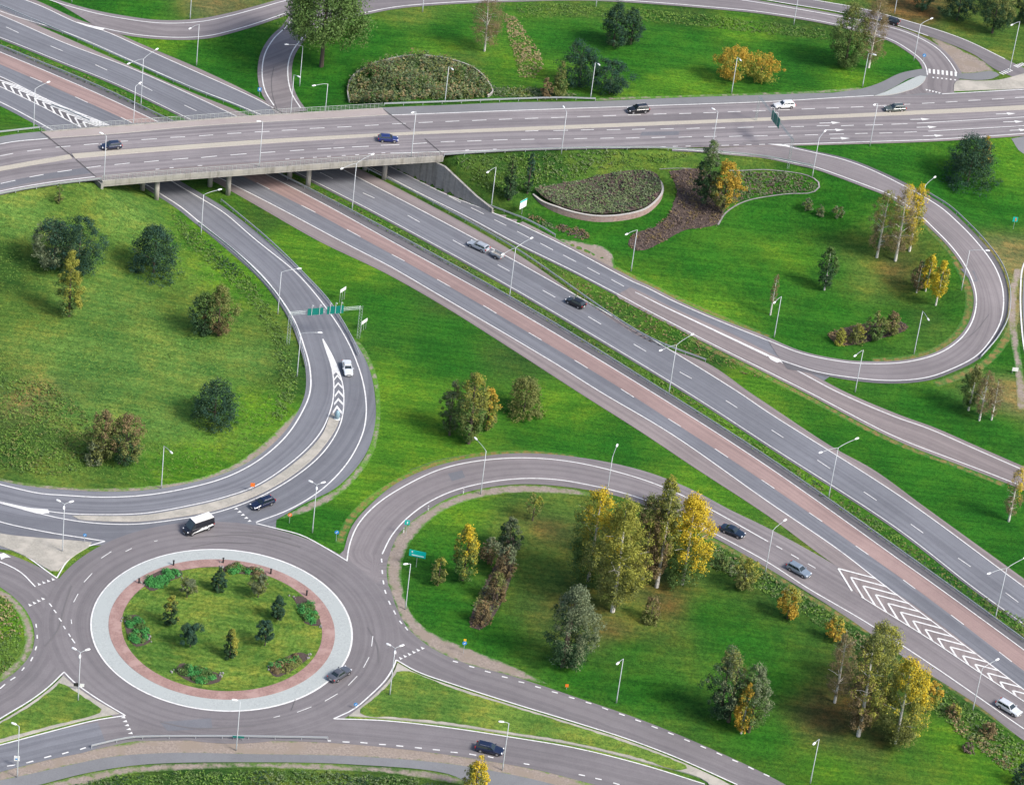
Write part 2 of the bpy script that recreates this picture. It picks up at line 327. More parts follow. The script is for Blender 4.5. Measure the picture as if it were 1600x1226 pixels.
def resn(path, n):
    s = np.concatenate([[0], np.cumsum(np.linalg.norm(np.diff(path, axis=0), axis=1))]); u = np.linspace(0, s[-1], n+1)
    return np.stack([np.interp(u, s, path[:,0]), np.interp(u, s, path[:,1])], 1), u
def loft(name, pxpaths, mats, zf='t', off=0.05, parent=None, step=1.5, k=4, skirt=0.0):
    """road surface swept between traced lines, one material per band"""
    ps = [cr(wpath(p, zf), 0.8) for p in pxpaths]
    n = int(max(len(p) for p in ps)*0.8/step)+1
    # align all lines to the first by nearest progress
    rs = [resn(p, n) for p in ps]; vdist = rs[0][1]
    rows = [rs[0][0]]; bands = []; us = [np.zeros(n+1)]
    for i in range(len(rs)-1):
        a, b = rs[i][0], rs[i+1][0]; w = np.linalg.norm(b-a, axis=1)
        for j in range(1, k+1): rows.append(a+(b-a)*(j/k)); bands.append(i); us.append(us[0]*0+us[-1] if False else us[i*k]+w*(j/k))
    mb = MB(); V = []; UV = []
    for r, u in zip(rows, us):
        z = zz(r, zf, off); V += [(r[q,0], r[q,1], z[q]) for q in range(n+1)]; UV += [(u[q], vdist[q]) for q in range(n+1)]
    flip = None; F = []; MI = []
    for i in range(len(rows)-1):
        for q in range(n):
            F.append((i*(n+1)+q, i*(n+1)+q+1, (i+1)*(n+1)+q+1, (i+1)*(n+1)+q)); MI.append(bands[i])
    a = Vector(V[F[0][0]]); nrm = (Vector(V[F[0][1]])-a).cross(Vector(V[F[0][3]])-a)
    if nrm.z < 0: F = [f[::-1] for f in F]
    mb.v = V; mb.uv = UV; mb.f = F; mb.m = MI
    um = []; idx = []
    for q in mats:
        if q not in um: um.append(q)
    mb.m = [um.index(mats[i]) for i in MI]
    return mb.build(name, [M[q] for q in um], parent)

def poly_xy(segs, zf='t', step=1.5, smooth=True):
    out = []
    for s in segs:
        w = wpath(s, zf); w = cr(w, step) if len(w) > 2 and smooth else np.array(w)
        for q in w:
            if not out or (q[0]-out[-1][0])**2+(q[1]-out[-1][1])**2 > 0.02: out.append(tuple(q))
    if (out[0][0]-out[-1][0])**2+(out[0][1]-out[-1][1])**2 < 0.02: out.pop()
    return out
def path_uv(V2, px, zf='t'):
    p = cr(wpath(px, zf), 1.0); s = np.concatenate([[0], np.cumsum(np.linalg.norm(np.diff(p, axis=0), axis=1))])
    d = (V2[:,None,0]-p[None,:,0])**2+(V2[:,None,1]-p[None,:,1])**2; k = d.argmin(1); tg = np.gradient(p, axis=0)[k]; dv = V2-p[k]
    return list(zip(np.sign(tg[:,0]*dv[:,1]-tg[:,1]*dv[:,0])*np.sqrt(d[np.arange(len(k)),k]), s[k]))
def area_xy(name, out, mt, zf='t', off=0.05, parent=None, grid=2.5, skirt=0.0, mt2=None, jit=0.0, seed=0, uvp=None):
    rnd = random.Random(seed)
    if jit: out = [(x+rnd.uniform(-jit, jit), y+rnd.uniform(-jit, jit)) for x, y in out]
    A = sum(a[0]*b[1]-b[0]*a[1] for a, b in zip(out, out[1:]+out[:1]))
    if A < 0: out = out[::-1]
    o = np.array(out); n = len(out); inner = []
    if grid:
        xs = np.arange(o[:,0].min()+grid*0.5, o[:,0].max(), grid); ys = np.arange(o[:,1].min()+grid*0.5, o[:,1].max(), grid)
        if len(xs) and len(ys):
            gx, gy = np.meshgrid(xs, ys); gx = gx.ravel(); gy = gy.ravel(); ins = np.zeros(len(gx), bool); dm = np.full(len(gx), 1e9)
            for i in range(n):
                x1, y1 = o[i]; x2, y2 = o[(i+1)%n]
                c = ((y1 > gy) != (y2 > gy)); xi = (x2-x1)*(gy-y1)/((y2-y1) if abs(y2-y1) > 1e-12 else 1e-12)+x1
                ins ^= c & (gx < xi); dm = np.minimum(dm, (gx-x1)**2+(gy-y1)**2)
            kp = ins & (dm > (0.45*grid)**2); inner = list(zip(gx[kp], gy[kp]))
    vs = [Vector(p) for p in out]+[Vector(p) for p in inner]
    r = delaunay_2d_cdt(vs, [(i, (i+1)%n) for i in range(n)], [list(range(n))], 1, 1e-4)
    V2 = np.array([tuple(v) for v in r[0]]); Z = zz(V2, zf, off)
    mb = MB(); mb.add([(V2[i,0], V2[i,1], Z[i]) for i in range(len(V2))], [f for f in r[2]], 0, path_uv(V2, uvp, zf) if uvp else None)
    if skirt:
        zt = zz(np.array(out), zf, off); vs = []; fs = []
        for i in range(n): vs += [(out[i][0], out[i][1], zt[i]), (out[i][0], out[i][1], zt[i]-skirt)]
        for i in range(n):
            j = (i+1)%n; fs.append((2*i, 2*i+1, 2*j+1, 2*j))
        mb.add(vs, fs, 1 if mt2 else 0)
    return mb.build(name, [M[mt]]+([M[mt2]] if mt2 else []), parent)
def area(name, segs, mt, zf='t', off=0.05, step=1.5, **kw): return area_xy(name, poly_xy(segs, zf, step), mt, zf, off, **kw)

def strip(mb, px, width, zf='t', off=0.09, dash=None, xy=None, step=1.5, w2=None):
    """painted line along a traced path; dash=(length, gap, start)"""
    width *= 0.88
    p = cr(wpath(px, zf) if xy is None else xy, step if dash is None else 0.25)
    s = np.concatenate([[0], np.cumsum(np.linalg.norm(np.diff(p, axis=0), axis=1))]); L = s[-1]
    runs = [(0, L)] if dash is None else []
    if dash:
        a = dash[2]
        while a < L: runs.append((max(0, a), min(L, a+dash[0]))); a += dash[0]+dash[1]
    for a, b in runs:
        if b-a < 0.1: continue
        n = max(1, int((b-a)/step)); u = np.linspace(a, b, n+1)
        q = np.stack([np.interp(u, s, p[:,0]), np.interp(u, s, p[:,1])], 1)
        tg = np.gradient(q, axis=0) if n > 0 else q; tg /= np.linalg.norm(tg, axis=1)[:,None]+1e-9; nm = np.stack([-tg[:,1], tg[:,0]], 1)
        ww = np.full(n+1, width) if w2 is None else np.linspace(width, w2, n+1)
        l = q+nm*ww[:,None]/2; r = q-nm*ww[:,None]/2; z = zz(q, zf, off); vs = []
        for i in range(n+1): vs += [(l[i,0], l[i,1], z[i]), (r[i,0], r[i,1], z[i])]
        mb.add(vs, [(2*i+1, 2*i+3, 2*i+2, 2*i) for i in range(n)])
def segs(mb, lst, width, zf='t', off=0.09):
    for a in lst: strip(mb, [a[:2], a[2:]], width, zf, off, step=3)
def fill(mb, pxpoly, zf='t', off=0.09):
    out = wpath(pxpoly, zf); A = sum(a[0]*b[1]-b[0]*a[1] for a, b in zip(out, out[1:]+out[:1]))
    if A < 0: out = out[::-1]
    z = zz(np.array(out), zf, off); mb.add([(o[0], o[1], zq) for o, zq in zip(out, z)], [tuple(range(len(out)))])
def teeth(mb, a, b, n, zf='t', off=0.09, size=0.55, flip=1):
    A, B = (np.array(wpath([q], zf)[0]) for q in (a, b)); d = (B-A)/n; e = d/np.linalg.norm(d); nm = np.array((-e[1], e[0]))*flip
    for i in range(n):
        c = A+d*(i+0.5); pts = np.array([c-e*size*0.55-nm*size*0.6, c+e*size*0.55-nm*size*0.6, c+nm*size*0.8]); z = zz(pts, zf, off)
        f = (0,1,2) if np.cross(pts[1]-pts[0], pts[2]-pts[0]) > 0 else (2,1,0)
        mb.add([(pts[k,0], pts[k,1], z[k]) for k in range(3)], [f])
def struct(o): o['kind'] = 'structure'; return o

def grow(path, d):
    """offset a traced line sideways by d metres (in the world)"""
    p = cr(wpath(path), 2.0); t_ = np.gradient(p, axis=0); t_ /= np.linalg.norm(t_, axis=1)[:,None]; q = p+np.stack([-t_[:,1], t_[:,0]], 1)*d
    return [tuple(v) for v in q]

# ------------------------------------------------------------------ ground
def tint(px, py, rgb): 
    w = P(px, py); return (w.x, w.y, *rgb)
LUSH = (0.024,0.140,0.010); LUSH2 = (0.082,0.220,0.014); MEAD = (0.115,0.225,0.045); OLIVE = (0.090,0.170,0.028); DRY = (0.19,0.18,0.07); BROWN = (0.12,0.095,0.035); LAWN = (0.140,0.240,0.042); DARKV = (0.036,0.095,0.016)
TI = [tint(*a) for a in [
 (30,330,MEAD),(120,310,OLIVE),(200,330,MEAD),(30,420,DARKV),(120,450,MEAD),(30,480,OLIVE),(200,480,MEAD),(280,470,OLIVE),(330,360,LUSH2),(380,440,LUSH2),(440,520,OLIVE),(450,590,DARKV),(100,560,MEAD),(200,570,MEAD),(300,570,MEAD),(400,560,MEAD),(40,620,DRY),(40,690,DARKV),(120,650,MEAD),(250,650,MEAD),(420,640,LUSH2),(100,740,OLIVE),(300,730,LUSH2),(10,600,OLIVE),
 (450,370,LUSH2),(420,350,DARKV),(520,430,LUSH2),(600,480,LUSH),(700,510,LUSH),(620,600,LUSH2),(700,560,LUSH),(640,690,LUSH2),(560,760,LUSH2),(500,810,LUSH),(880,640,LUSH2),(800,560,DARKV),(700,480,DARKV),(950,700,LUSH),(1100,770,LUSH2),(1250,870,OLIVE),(880,690,LUSH),
 (700,860,LUSH),(680,950,LUSH),(760,1000,LUSH),(850,880,OLIVE),(820,830,OLIVE),(900,960,OLIVE),(1000,960,OLIVE),(980,1010,LUSH),(1000,1080,LUSH),(900,1060,LUSH),(1100,960,LUSH),(1150,1000,LUSH),(1200,1060,LUSH),(1200,1150,LUSH),(1300,1130,BROWN),(1340,1160,OLIVE),(1400,1180,LUSH),(1300,1200,LUSH2),(1480,1150,LUSH2),(1560,1220,LUSH2),(1400,1040,DARKV),(1500,1110,DARKV),(1200,920,DARKV),(860,790,OLIVE),(720,800,LUSH2),
 (1200,700,LUSH2),(1300,690,LUSH),(1380,720,LUSH),(1300,730,LUSH2),(1450,760,LUSH),(1550,800,LUSH),(1550,860,LUSH),(1100,570,DARKV),(1150,600,LUSH2),(950,500,DARKV),(850,440,OLIVE),(750,390,OLIVE),(1450,640,LUSH),(1560,670,LUSH),(1500,690,LUSH),
 (750,270,DARKV),(850,260,DARKV),(950,250,OLIVE),(1080,250,OLIVE),(1150,240,OLIVE),(900,340,LUSH),(1040,340,LUSH),(960,370,LUSH),(1000,440,LUSH2),(1100,420,LUSH),(1200,340,LUSH),(1200,440,LUSH),(1300,340,LUSH),(1320,310,LUSH),(1300,420,LUSH),(1250,400,LUSH2),(1360,440,OLIVE),(1330,390,OLIVE),(1300,480,LUSH),(1400,500,LUSH),(1250,530,LUSH),(1450,500,OLIVE),(1490,490,LUSH),(1480,430,LUSH),(1100,480,LUSH2),
 (1300,240,LUSH),(1400,260,LUSH),(1450,300,LUSH),(1560,250,LUSH2),(1570,330,LUSH),(1520,330,LUSH),(1582,400,DRY),(1580,480,DRY),(1570,560,LUSH),(1585,620,DRY),
 (480,150,LUSH),(560,80,LUSH),(600,60,LUSH),(700,50,LUSH),(700,75,LUSH2),(520,120,LUSH),(640,20,OLIVE),(480,60,LUSH2),(800,100,LUSH2),(860,60,LUSH),(900,40,LUSH),(1000,100,LUSH),(1080,60,LUSH),(1050,130,LUSH2),(1150,50,LUSH2),(900,15,OLIVE),(1080,25,DARKV),(1250,40,DARKV),(1250,120,LUSH),(1290,90,LUSH),(1230,80,LUSH),(1400,100,LUSH),(1320,130,LUSH2),(1040,80,LUSH),
 (300,85,LUSH),(340,110,LUSH),(260,70,LUSH2),(380,60,LUSH),(380,120,LUSH),(220,10,LUSH),(340,10,DRY),(160,10,LUSH),(20,190,LUSH2),(10,185,LUSH),
 (1440,20,BROWN),(1500,35,OLIVE),(1560,70,OLIVE),(1420,0,BROWN),(1590,80,OLIVE),(1300,0,OLIVE),
 (20,980,LUSH2),(20,1020,OLIVE),(40,1110,LAWN),(120,1090,LAWN),(600,1080,LAWN),(700,1100,LAWN),(800,1130,LAWN),(950,1170,LAWN),(347,960,LAWN),(347,1030,LAWN),(250,970,LAWN),(440,980,LAWN),
 (960,985,BROWN),(1040,945,BROWN),(900,960,BROWN),(1310,1120,BROWN),(1370,1160,BROWN),(845,825,BROWN),(720,90,OLIVE),(1390,425,BROWN),(1350,420,OLIVE),(300,1215,DARKV),(500,1215,OLIVE),(600,1220,DARKV),(150,1190,OLIVE),(700,1222,OLIVE)]]
TI = np.array(TI)
def tints(X, Y):
    out = np.empty((len(X), 3))
    for s in range(0, len(X), 4000):
        d2 = (X[s:s+4000,None]-TI[None,:,0])**2+(Y[s:s+4000,None]-TI[None,:,1])**2
        w = 1/(d2+12)**1.7; out[s:s+4000] = (w@TI[:,2:5])/w.sum(1)[:,None]
    return out
def axis(lo, hi, step, far):
    a = list(np.arange(lo, hi+.01, step)); g = step; x = hi
    while x < far: g *= 1.35; x += g; a.append(x)
    g = step; x = lo
    while x > -far: g *= 1.35; x -= g; a.insert(0, x)
    return np.array(a)
gx = axis(-140, 140, 1.25, 2600); gy = axis(-155, 190, 1.25, 2600)
X, Y = np.meshgrid(gx, gy); nx, ny = len(gx), len(gy); Xr, Yr = X.ravel(), Y.ravel(); Zr = hgrid(Xr, Yr)
far = np.clip((np.hypot(Xr, Yr-20)-300)/150, 0, 1); Zr = Zr*(1-far)+2.0*far
gi = (np.arange(ny-1)[:,None]*nx+np.arange(nx-1)[None,:]).ravel()
gf = np.stack([gi, gi+1, gi+nx+1, gi+nx], 1)
gme = bpy.data.meshes.new('ground'); gme.vertices.add(len(Xr)); gme.vertices.foreach_set('co', np.stack([Xr, Yr, Zr], 1).ravel())
gme.loops.add(gf.size); gme.loops.foreach_set('vertex_index', gf.ravel()); gme.polygons.add(len(gf)); gme.polygons.foreach_set('loop_start', np.arange(0, gf.size, 4)); gme.update(calc_edges=True)
gme.polygons.foreach_set('use_smooth', [True]*len(gf))
ca = gme.color_attributes.new('grass_kind', 'FLOAT_COLOR', 'POINT'); tc = tints(Xr, Yr)
ca.data.foreach_set('color', np.concatenate([tc, np.ones((len(tc), 1))], 1).ravel())
M['grass'] = mat('grass', LUSH, 0.95)
def grassmat(mt, basecol=None):
    t = NT(mt); g = t.geo()
    if basecol is None:
        a = t.new('ShaderNodeVertexColor', layer_name='grass_kind'); base = a.outputs[0]
    else:
        r = t.new('ShaderNodeRGB'); r.outputs[0].default_value = (*basecol, 1); base = r.outputs[0]
    f1 = t.noise(g, 1.5, 7, 0.95); f2 = t.noise(g, 0.20, 6, 0.75); f3 = t.noise(g, 0.06, 4, 0.6); f4 = t.noise(g, 1.0, 2, 0.5, (0.05, 0.95, 1), MOT+R_(90))
    c = t.mix(t.mr(f1, 0.41, 0.59, 0, 1), t.mix(1.0, base, (0.46,0.54,0.52), 'MULTIPLY'), t.mix(1.0, base, (1.60,1.44,1.35), 'MULTIPLY'))
    c = t.mix(t.mr(f2, 0.46, 0.62, 0, 0.8), c, t.mix(1.0, c, (1.75,1.14,1.1), 'MULTIPLY'))
    c = t.mix(t.mr(f3, 0.42, 0.60, 0, 0.95), c, t.mix(1.0, c, (0.58,0.74,0.75), 'MULTIPLY'))
    c = t.mix(t.mr(f4, 0.44, 0.58, 0, 0.8), c, t.mix(1.0, c, (0.62,0.74,0.72), 'MULTIPLY'))
    t.col(c); t.bump(f1, 0.9, 0.25); t.b.inputs['Specular IOR Level'].default_value = 0.15
    return mt
grassmat(M['grass']); gme.materials.append(M['grass'])
ground = struct(lnk('ground', gme))
M['lawn'] = grassmat(mat('mown_lawn', LAWN, 0.95), LAWN)

# ------------------------------------------------------------------ roads
def off_px(path, dx, dy=0): return [(x+dx, y+dy) for x, y in path]
SHO1 = [(-70,95),(0,125),(82,165),(170,201),(330,282),(400,321),(500,378),(600,426),(692,478),(800,546),(902,612),(1000,674),(1087,732),(1200,806),(1307,884),(1385,930),(1602,1090),(1700,1165)]
SHO1 = ext(SHO1)
mw1 = struct(loft('motorway', [SHO1, C1_SW, C1_DASH, C1_IN, off_px(C1_RAIL, 3, -1)], ['asp_shoulder','asp_blue','asp_pink','asp_dark']))
mb = MB(); strip(mb, C1_SW, 0.26); strip(mb, C1_IN, 0.24)
segs(mb, [(-23,91,-4,99),(47,121,66,129),(117.5,152,137,161),(189,184,206,192.5),(260,216,279,225),(330,250,350,260),(401,286,421,296),(471,321.5,493,332.5),(542,359,563,370.5),(612,398,632,408.5),(683,437,703.5,448.5),(755,477.5,775.5,490),(826,520,846.5,532),(897.5,563,918,575.5),(970,608,990.5,621),(1044,654.5,1064,667),(1117,701.5,1137.5,715),(1190,750,1210,763.5),(1264,801,1284.5,815),(1337,853,1357,867),(1411,906,1430,920),(1486,961,1506,976),(1561,1018.5,1581,1034)], 0.2)
mb.build('lane_marking', M['white'], mw1)
mw2 = struct(loft('motorway', [off_px(C2_SW, -4, 1.5), C2_SW, C2_DASH, C2_NE, C2_SH], ['asp_dark','asp_blue','asp_blue','asp_shoulder']))
mb = MB(); strip(mb, C2_SW, 0.2); strip(mb, C2_NE, 0.25)
segs(mb, [(9.5,43,29,52),(79,72.5,98,80.5),(149,102,167.5,110.5),(217.5,132,238,142.5),(288,165,307,174),(358,200,378,210),(430,235,450,245),(500,270,520,280),(567,302,585,310),(637,337,655.5,347.5),(707.5,375.5,726,386),(777.5,414,796,424),(848,454,867.5,465),(919,495,939,507),(990,538,1009.5,549.5),(1062,581.5,1081,592),(1134,626,1152,637.5),(1205.5,672,1224,684),(1277,719,1297,732.5),(1349.5,768.5,1369.5,782),(1423,819,1442.5,833),(1497,872,1516.5,885.5),(1571,926,1591,941)], 0.2)
mb.build('lane_marking', M['white'], mw2)
# collector road beside the motorway, running on into the loop
C3_MID = [(992.5,457),(1060,490),(1130,523),(1200,556),(1215,563),(1260,587),(1307,612),(1400,652),(1450,669.5),(1600,735),(1700,775)]
C3_MID = ext(C3_MID)
C3_NEE = [(-70,-62),(0,-22),(66,5),(120,30),(165,45),(225,71),(310,107),(403,152),(445,175),(568,236),(708,305),(740,317),(806,343),(890,383.5),(1000,440),(1105,490),(1205,529),(1220,536)]
co = struct(loft('collector_road', [off_px(C3_SW[:14], -3.5, 1.6), C3_SW[:14], C3_NE[:-1]+[(1200,532.5),(1250,556),(1300,586)], C3_NEE[:-2]+[(1205,529),(1254,553),(1306,584)]], ['asp_dark','asp_blue','asp_shoulder'], off=0.045))
area('slip_road', [[(985,449),(1060,485),(1140,520),(1215,558),(1260,580),(1320,612),(1410,650),(1460,668),(1600,729),(1930,861)], [(1930,912),(1577,757),(1500,727),(1400,688),(1262,616),(1200,585),(1085,527.5),(985,476),(962,462),(975,455),(985,449)]], 'asp_shoulder', off=0.07, uvp=C3_MID)['kind'] = 'structure'
mb = MB(); strip(mb, C3_SW, 0.25); strip(mb, C3_NE, 0.28); strip(mb, C3_MID[:4], 0.2, w2=0.7); strip(mb, C3_MID[4:], 0.28)
segs(mb, [(736,325,756,335),(772,343.5,791,353),(808,362,827,372),(844,380.5,864,391),(880,399,900,409.5),(917.5,418.5,937,429),(955,437,975,448),(701,307,720,317)], 0.2)
fill(mb, [(1198,554),(1212,559),(1224,564),(1214,567),(1204,562)])
mb.build('lane_marking', M['white'], co)
lp = struct(loft('loop_ramp', [[(1190,523),(1250,548),(1305,560.5),(1365,565),(1415,562.5),(1462,550.5),(1493,531),(1511,509),(1520,485),(1521,461),(1513,435),(1498,408),(1477,381),(1447,351.5),(1433,339),(1389,309),(1352,294),(1310,278),(1268,264),(1200,249),(1125,241.5),(1050,237)], LP_IN, LP_OUT, [(1230,577),(1275,585),(1340,596),(1405,599.5),(1452,594.5),(1491,581),(1530,561),(1556,531),(1571,502),(1576,468.5),(1572,439),(1560,411),(1539,383),(1508,350),(1476,321.5),(1445,302.5),(1410,284),(1379,269.5),(1328,249.5),(1277,237.5),(1222,225)]], ['asp_mauve','asp_mauve','asp_dark'], off=0.10, k=6, step=1.2))
mb = MB(); strip(mb, LP_IN, 0.3, off=0.14); strip(mb, LP_OUT, 0.3, off=0.14); mb.build('lane_marking', M['white'], lp)
# ramp from under the bridge to the roundabout
BL_E = [(-70,137),(0,166),(50,192),(82,209),(250,309),(308,352),(394,425),(426,461),(453,503),(468,542),(477,575),(477,612),(466,642),(440,680),(396,717),(347,741),(286,757),(225,766),(162,768),(100,765),(62,762),(0,751),(-70,728)]
BR_E = [(432,812),(475,787),(525,762),(570,712),(586,662),(585,612),(575,571),(553,530),(518,475),(475,427),(400,362),(350,324),(310,300),(133,197),(80,168),(0,131),(-70,101)]
rb = struct(area('ramp_road', [BL_E, [(-70,728),(-70,850)], [(-70,850),(60,862),(164,852),(250,870),(420,865),(432,812)], BR_E], 'asp_blue', off=0.05, uvp=B_L, grid=1.5))
mb = MB(); strip(mb, B_L, 0.3); strip(mb, B_R, 0.28)
SPL = [(504,530),(509,546),(519,578),(521.5,612),(517,639),(500,677),(462,717),(400,759),(350,777),(300,789),(225,802),(155,804),(100,802),(40,793),(0,784),(-40,775)]
SPR = [(504.5,530),(520,558),(532,588),(537,615),(532,662),(505,707),(462,744),(400,779),(337,801),(275,812),(212,819),(155,818),(100,811),(37,796),(0,786),(-40,776)]
strip(mb, SPL, 0.26); strip(mb, SPR, 0.26)
fill(mb, [(504,530),(509,546),(514,562),(519,578),(521,586),(525,582),(532,590),(526,570),(517,552)])
for y, x0, x1, dy in ((588,522,533,4),(600,522.5,535,4.5),(612.5,523,536,5),(625,522,536,5),(637,520,534,6)):
    xm = (x0+x1)/2-0.5; fill(mb, [(x0,y+dy),(xm,y-dy*0.6),(xm,y+dy*0.2),(x0,y+dy*1.8)]); fill(mb, [(xm,y-dy*0.6),(x1,y+dy),(x1,y+dy*1.8),(xm,y+dy*0.2)])
fill(mb, [(37,793),(75,796),(77,802),(60,803)]); fill(mb, [(0,785),(37,793),(60,803),(37,797)])
mb.build('lane_marking', M['white'], rb)
# chevrons between motorway and ramp north of the bridge
def hit(p, d, line):
    """where the photo-plane ray p + t d first meets a traced line"""
    best = None
    for a, b in zip(line[:-1], line[1:]):
        ex, ey = b[0]-a[0], b[1]-a[1]; det = d[0]*(-ey)+ex*d[1]
        if abs(det) < 1e-9: continue
        rx, ry = a[0]-p[0], a[1]-p[1]; t = (rx*(-ey)+ex*ry)/det; u = (d[0]*ry-d[1]*rx)/det
        if t > 0 and -0.001 <= u <= 1.001 and (best is None or t < best): best = t
    return None if best is None else (p[0]+d[0]*best, p[1]+d[1]*best)
def chevrons(mb, apexes, dr, dl, right, left, wid, off=0.09):
    for p in apexes:
        for d, ln in ((dr, right), (dl, left)):
            q = hit(p, d, ln)
            if q: strip(mb, [p, q], wid, off=off, step=2)
area('chevron_area', [[(0,120),(82,160),(170,196)], [(170,196),(127,200)], [(127,200),(75,172),(0,136)], [(0,136),(0,120)]], 'asp_dark', off=0.065)['kind'] = 'structure'
mb = MB(); chevrons(mb, [(-9+12.6*i, 123.0+6.15*i) for i in range(12)], (1,.32), (1,1.75), C1_SW[:5], [(-70,106),(0,136),(75,172),(127,200),(190,232)], 0.42)
mb.build('lane_marking', M['white'], bpy.data.objects['chevron_area'])
# exit ramp out of the roundabout, merging with the motorway
RO_E = [(537,860),(550,822),(580,787),(625,752),(700,723),(800,708.5),(900,714),(1000,734),(1075,762),(1142,797),(1200,825),(1307,884),(1365,921),(1456,985),(1602,1090),(1700,1165)]
RI_E = [(607,918),(604,890),(607,872),(625,832),(665,799),(712,774),(800,757),(887,761),(975,778),(1050,809),(1112,838),(1200,888),(1250,918),(1326,966),(1426,1036),(1527,1101),(1600,1157),(1700,1225)]
RO_E = ext(RO_E); RI_E = ext(RI_E)
rr = struct(area('exit_ramp', [RO_E, [RO_E[-1], RI_E[-1]], RI_E[::-1], [(607,918),(560,930),(520,880),(537,860)]], 'asp_mauve', off=0.058, uvp=R_IN, grid=1.5))
mb = MB(); strip(mb, R_OUT[:14], 0.28, off=0.12); strip(mb, R_OUT[15:], 0.26, off=0.12); strip(mb, R_IN, 0.28, off=0.12)
segs(mb, [(1213,853.5,1222,858.5),(1236,866.5,1248,873.5),(1262,881,1274,888)], 0.24, off=0.12)
segs(mb, [(596,873,596.5,879),(597,891,597.5,897),(598.5,907,599.5,913),(601,922,603,928),(607,939,610,945),(615,954,618,960),(624,970,628,975),(633,980,637,985)], 0.3, off=0.12)
area('chevron_area', [[(1307,886),(1385,918),(1602,1079),(1700,1153)], [(1700,1153),(1700,1162)], [(1700,1162),(1600,1096),(1537,1055),(1456,1001),(1346,933),(1307,886)]], 'asp_shoulder', off=0.085)['kind'] = 'structure'
chevrons(mb, [(1309.5+19.45*i, 888.5+13.6*i) for i in range(18)], (1,.265), (1,1.62), C1_SW[12:], R_OUT[14:], 0.40, 0.125)
mb.build('lane_marking', M['white'], rr)
# roundabout
RC = P(347, 981); RA = 22.3
def circ(r, n=120, c=None): 
    c = c or RC; return [(c.x+r*math.cos(2*math.pi*i/n), c.y+r*math.sin(2*math.pi*i/n)) for i in range(n)]
def ring(name, r0, r1, mt, off, parent=None, n=144, skirt=0.0):
    mb = MB(); vs = []; 
    for i in range(n):
        c, s = math.cos(2*math.pi*i/n), math.sin(2*math.pi*i/n)
        for r in ((r0, r1)): vs.append((RC.x+r*c, RC.y+r*s, off))
    mb.add(vs, [(2*i, 2*i+1, 2*((i+1)%n)+1, 2*((i+1)%n)) for i in range(n)])
    if skirt:
        vs = []
        for i in range(n):
            c, s = math.cos(2*math.pi*i/n), math.sin(2*math.pi*i/n); vs += [(RC.x+r1*c, RC.y+r1*s, off), (RC.x+r1*c, RC.y+r1*s, off-skirt)]
        mb.add(vs, [(2*i, 2*i+1, 2*((i+1)%n)+1, 2*((i+1)%n)) for i in range(n)])
    return mb.build(name, M[mt], parent)
rd = struct(area_xy('roundabout', circ(30.6), 'asp_round', off=0.075, grid=1.6))
ud = rd.data.uv_layers[0].data
for lp_ in rd.data.loops:
    v_ = rd.data.vertices[lp_.vertex_index].co; ud[lp_.index].uv = (math.hypot(v_.x-RC.x, v_.y-RC.y), abs(math.atan2(v_.y-RC.y, v_.x-RC.x))*26)
# ring of the west arm and its asphalt
area('west_road', [[(-60,856),(0,862),(92,904),(140,960),(130,1040),(98,1052),(70,1076),(0,1124),(-60,1160)], [(-60,1160),(-60,1085),(0,1066)], [(0,1066),(25,1049),(48,1021),(54,993),(46,963),(25,936),(0,917),(-60,880)], [(-60,880),(-60,856)]], 'asp_round', off=0.066, uvp=[(-60,880),(30,915),(80,965),(85,1020),(40,1080),(-60,1140)])['kind'] = 'structure'
area('south_road', [[(-60,1180),(0,1164),(75,1143),(151,1124),(196,1117),(260,1110),(420,1112),(521,1122),(601,1126),(701,1137),(800,1151.5),(900,1168.5),(1001,1193),(1101,1225),(1140,1240)], [(1140,1240),(985,1240),(930,1226),(850,1205),(800,1195),(700,1179),(600,1167),(500,1159.5),(400,1157),(239,1157),(209,1158),(143,1172),(75,1187),(0,1206),(-60,1222)], [(-60,1222),(-60,1180)]], 'asp_round', off=0.06, uvp=[(-60,1200),(0,1184),(150,1148),(300,1132),(520,1140),(800,1172),(1000,1214),(1140,1250)])['kind'] = 'structure'
area('south_road', [[(-60,1181),(0,1164.5),(75,1144),(153,1128)], [(153,1128),(165,1160)], [(165,1160),(143,1172),(75,1187),(0,1206),(-60,1222)], [(-60,1222),(-60,1181)]], 'asp_blue', off=0.08, uvp=[(-60,1200),(0,1184),(165,1145)])['kind'] = 'structure'
area('east_road', [[(600,905),(609,918),(619,948),(639,983),(676,1013),(727,1036),(800,1056),(900,1089),(1001,1124),(1101,1165),(1200,1211),(1260,1244)], [(1260,1244),(1190,1244),(1152,1226),(1051,1181),(976,1153),(900,1129),(800,1099),(714,1071),(651,1049),(619,1031),(560,1000)], [(560,1000),(560,930),(600,905)]], 'asp_round', off=0.07, uvp=[(580,940),(630,1005),(720,1053),(800,1078),(1000,1147),(1200,1226)])['kind'] = 'structure'
mb = MB()
strip(mb, None, 0.34, xy=circ(RA, 120)+[circ(RA,120)[0]], off=0.12)
segs(mb, [(158,872.5,174,862),(131,910,144,896),(241,846,246,845),(196,862,206,857),(115,941,122,928),(111,968,112,975),(580.5,1010,582.5,994),(568,1043,576.5,1027),(544,1071,558,1056.5),(507.5,1095.5,527.5,1084),(464,1113,486.5,1104.5),(427.5,1121,437.5,1118.5)], 0.16, off=0.12)
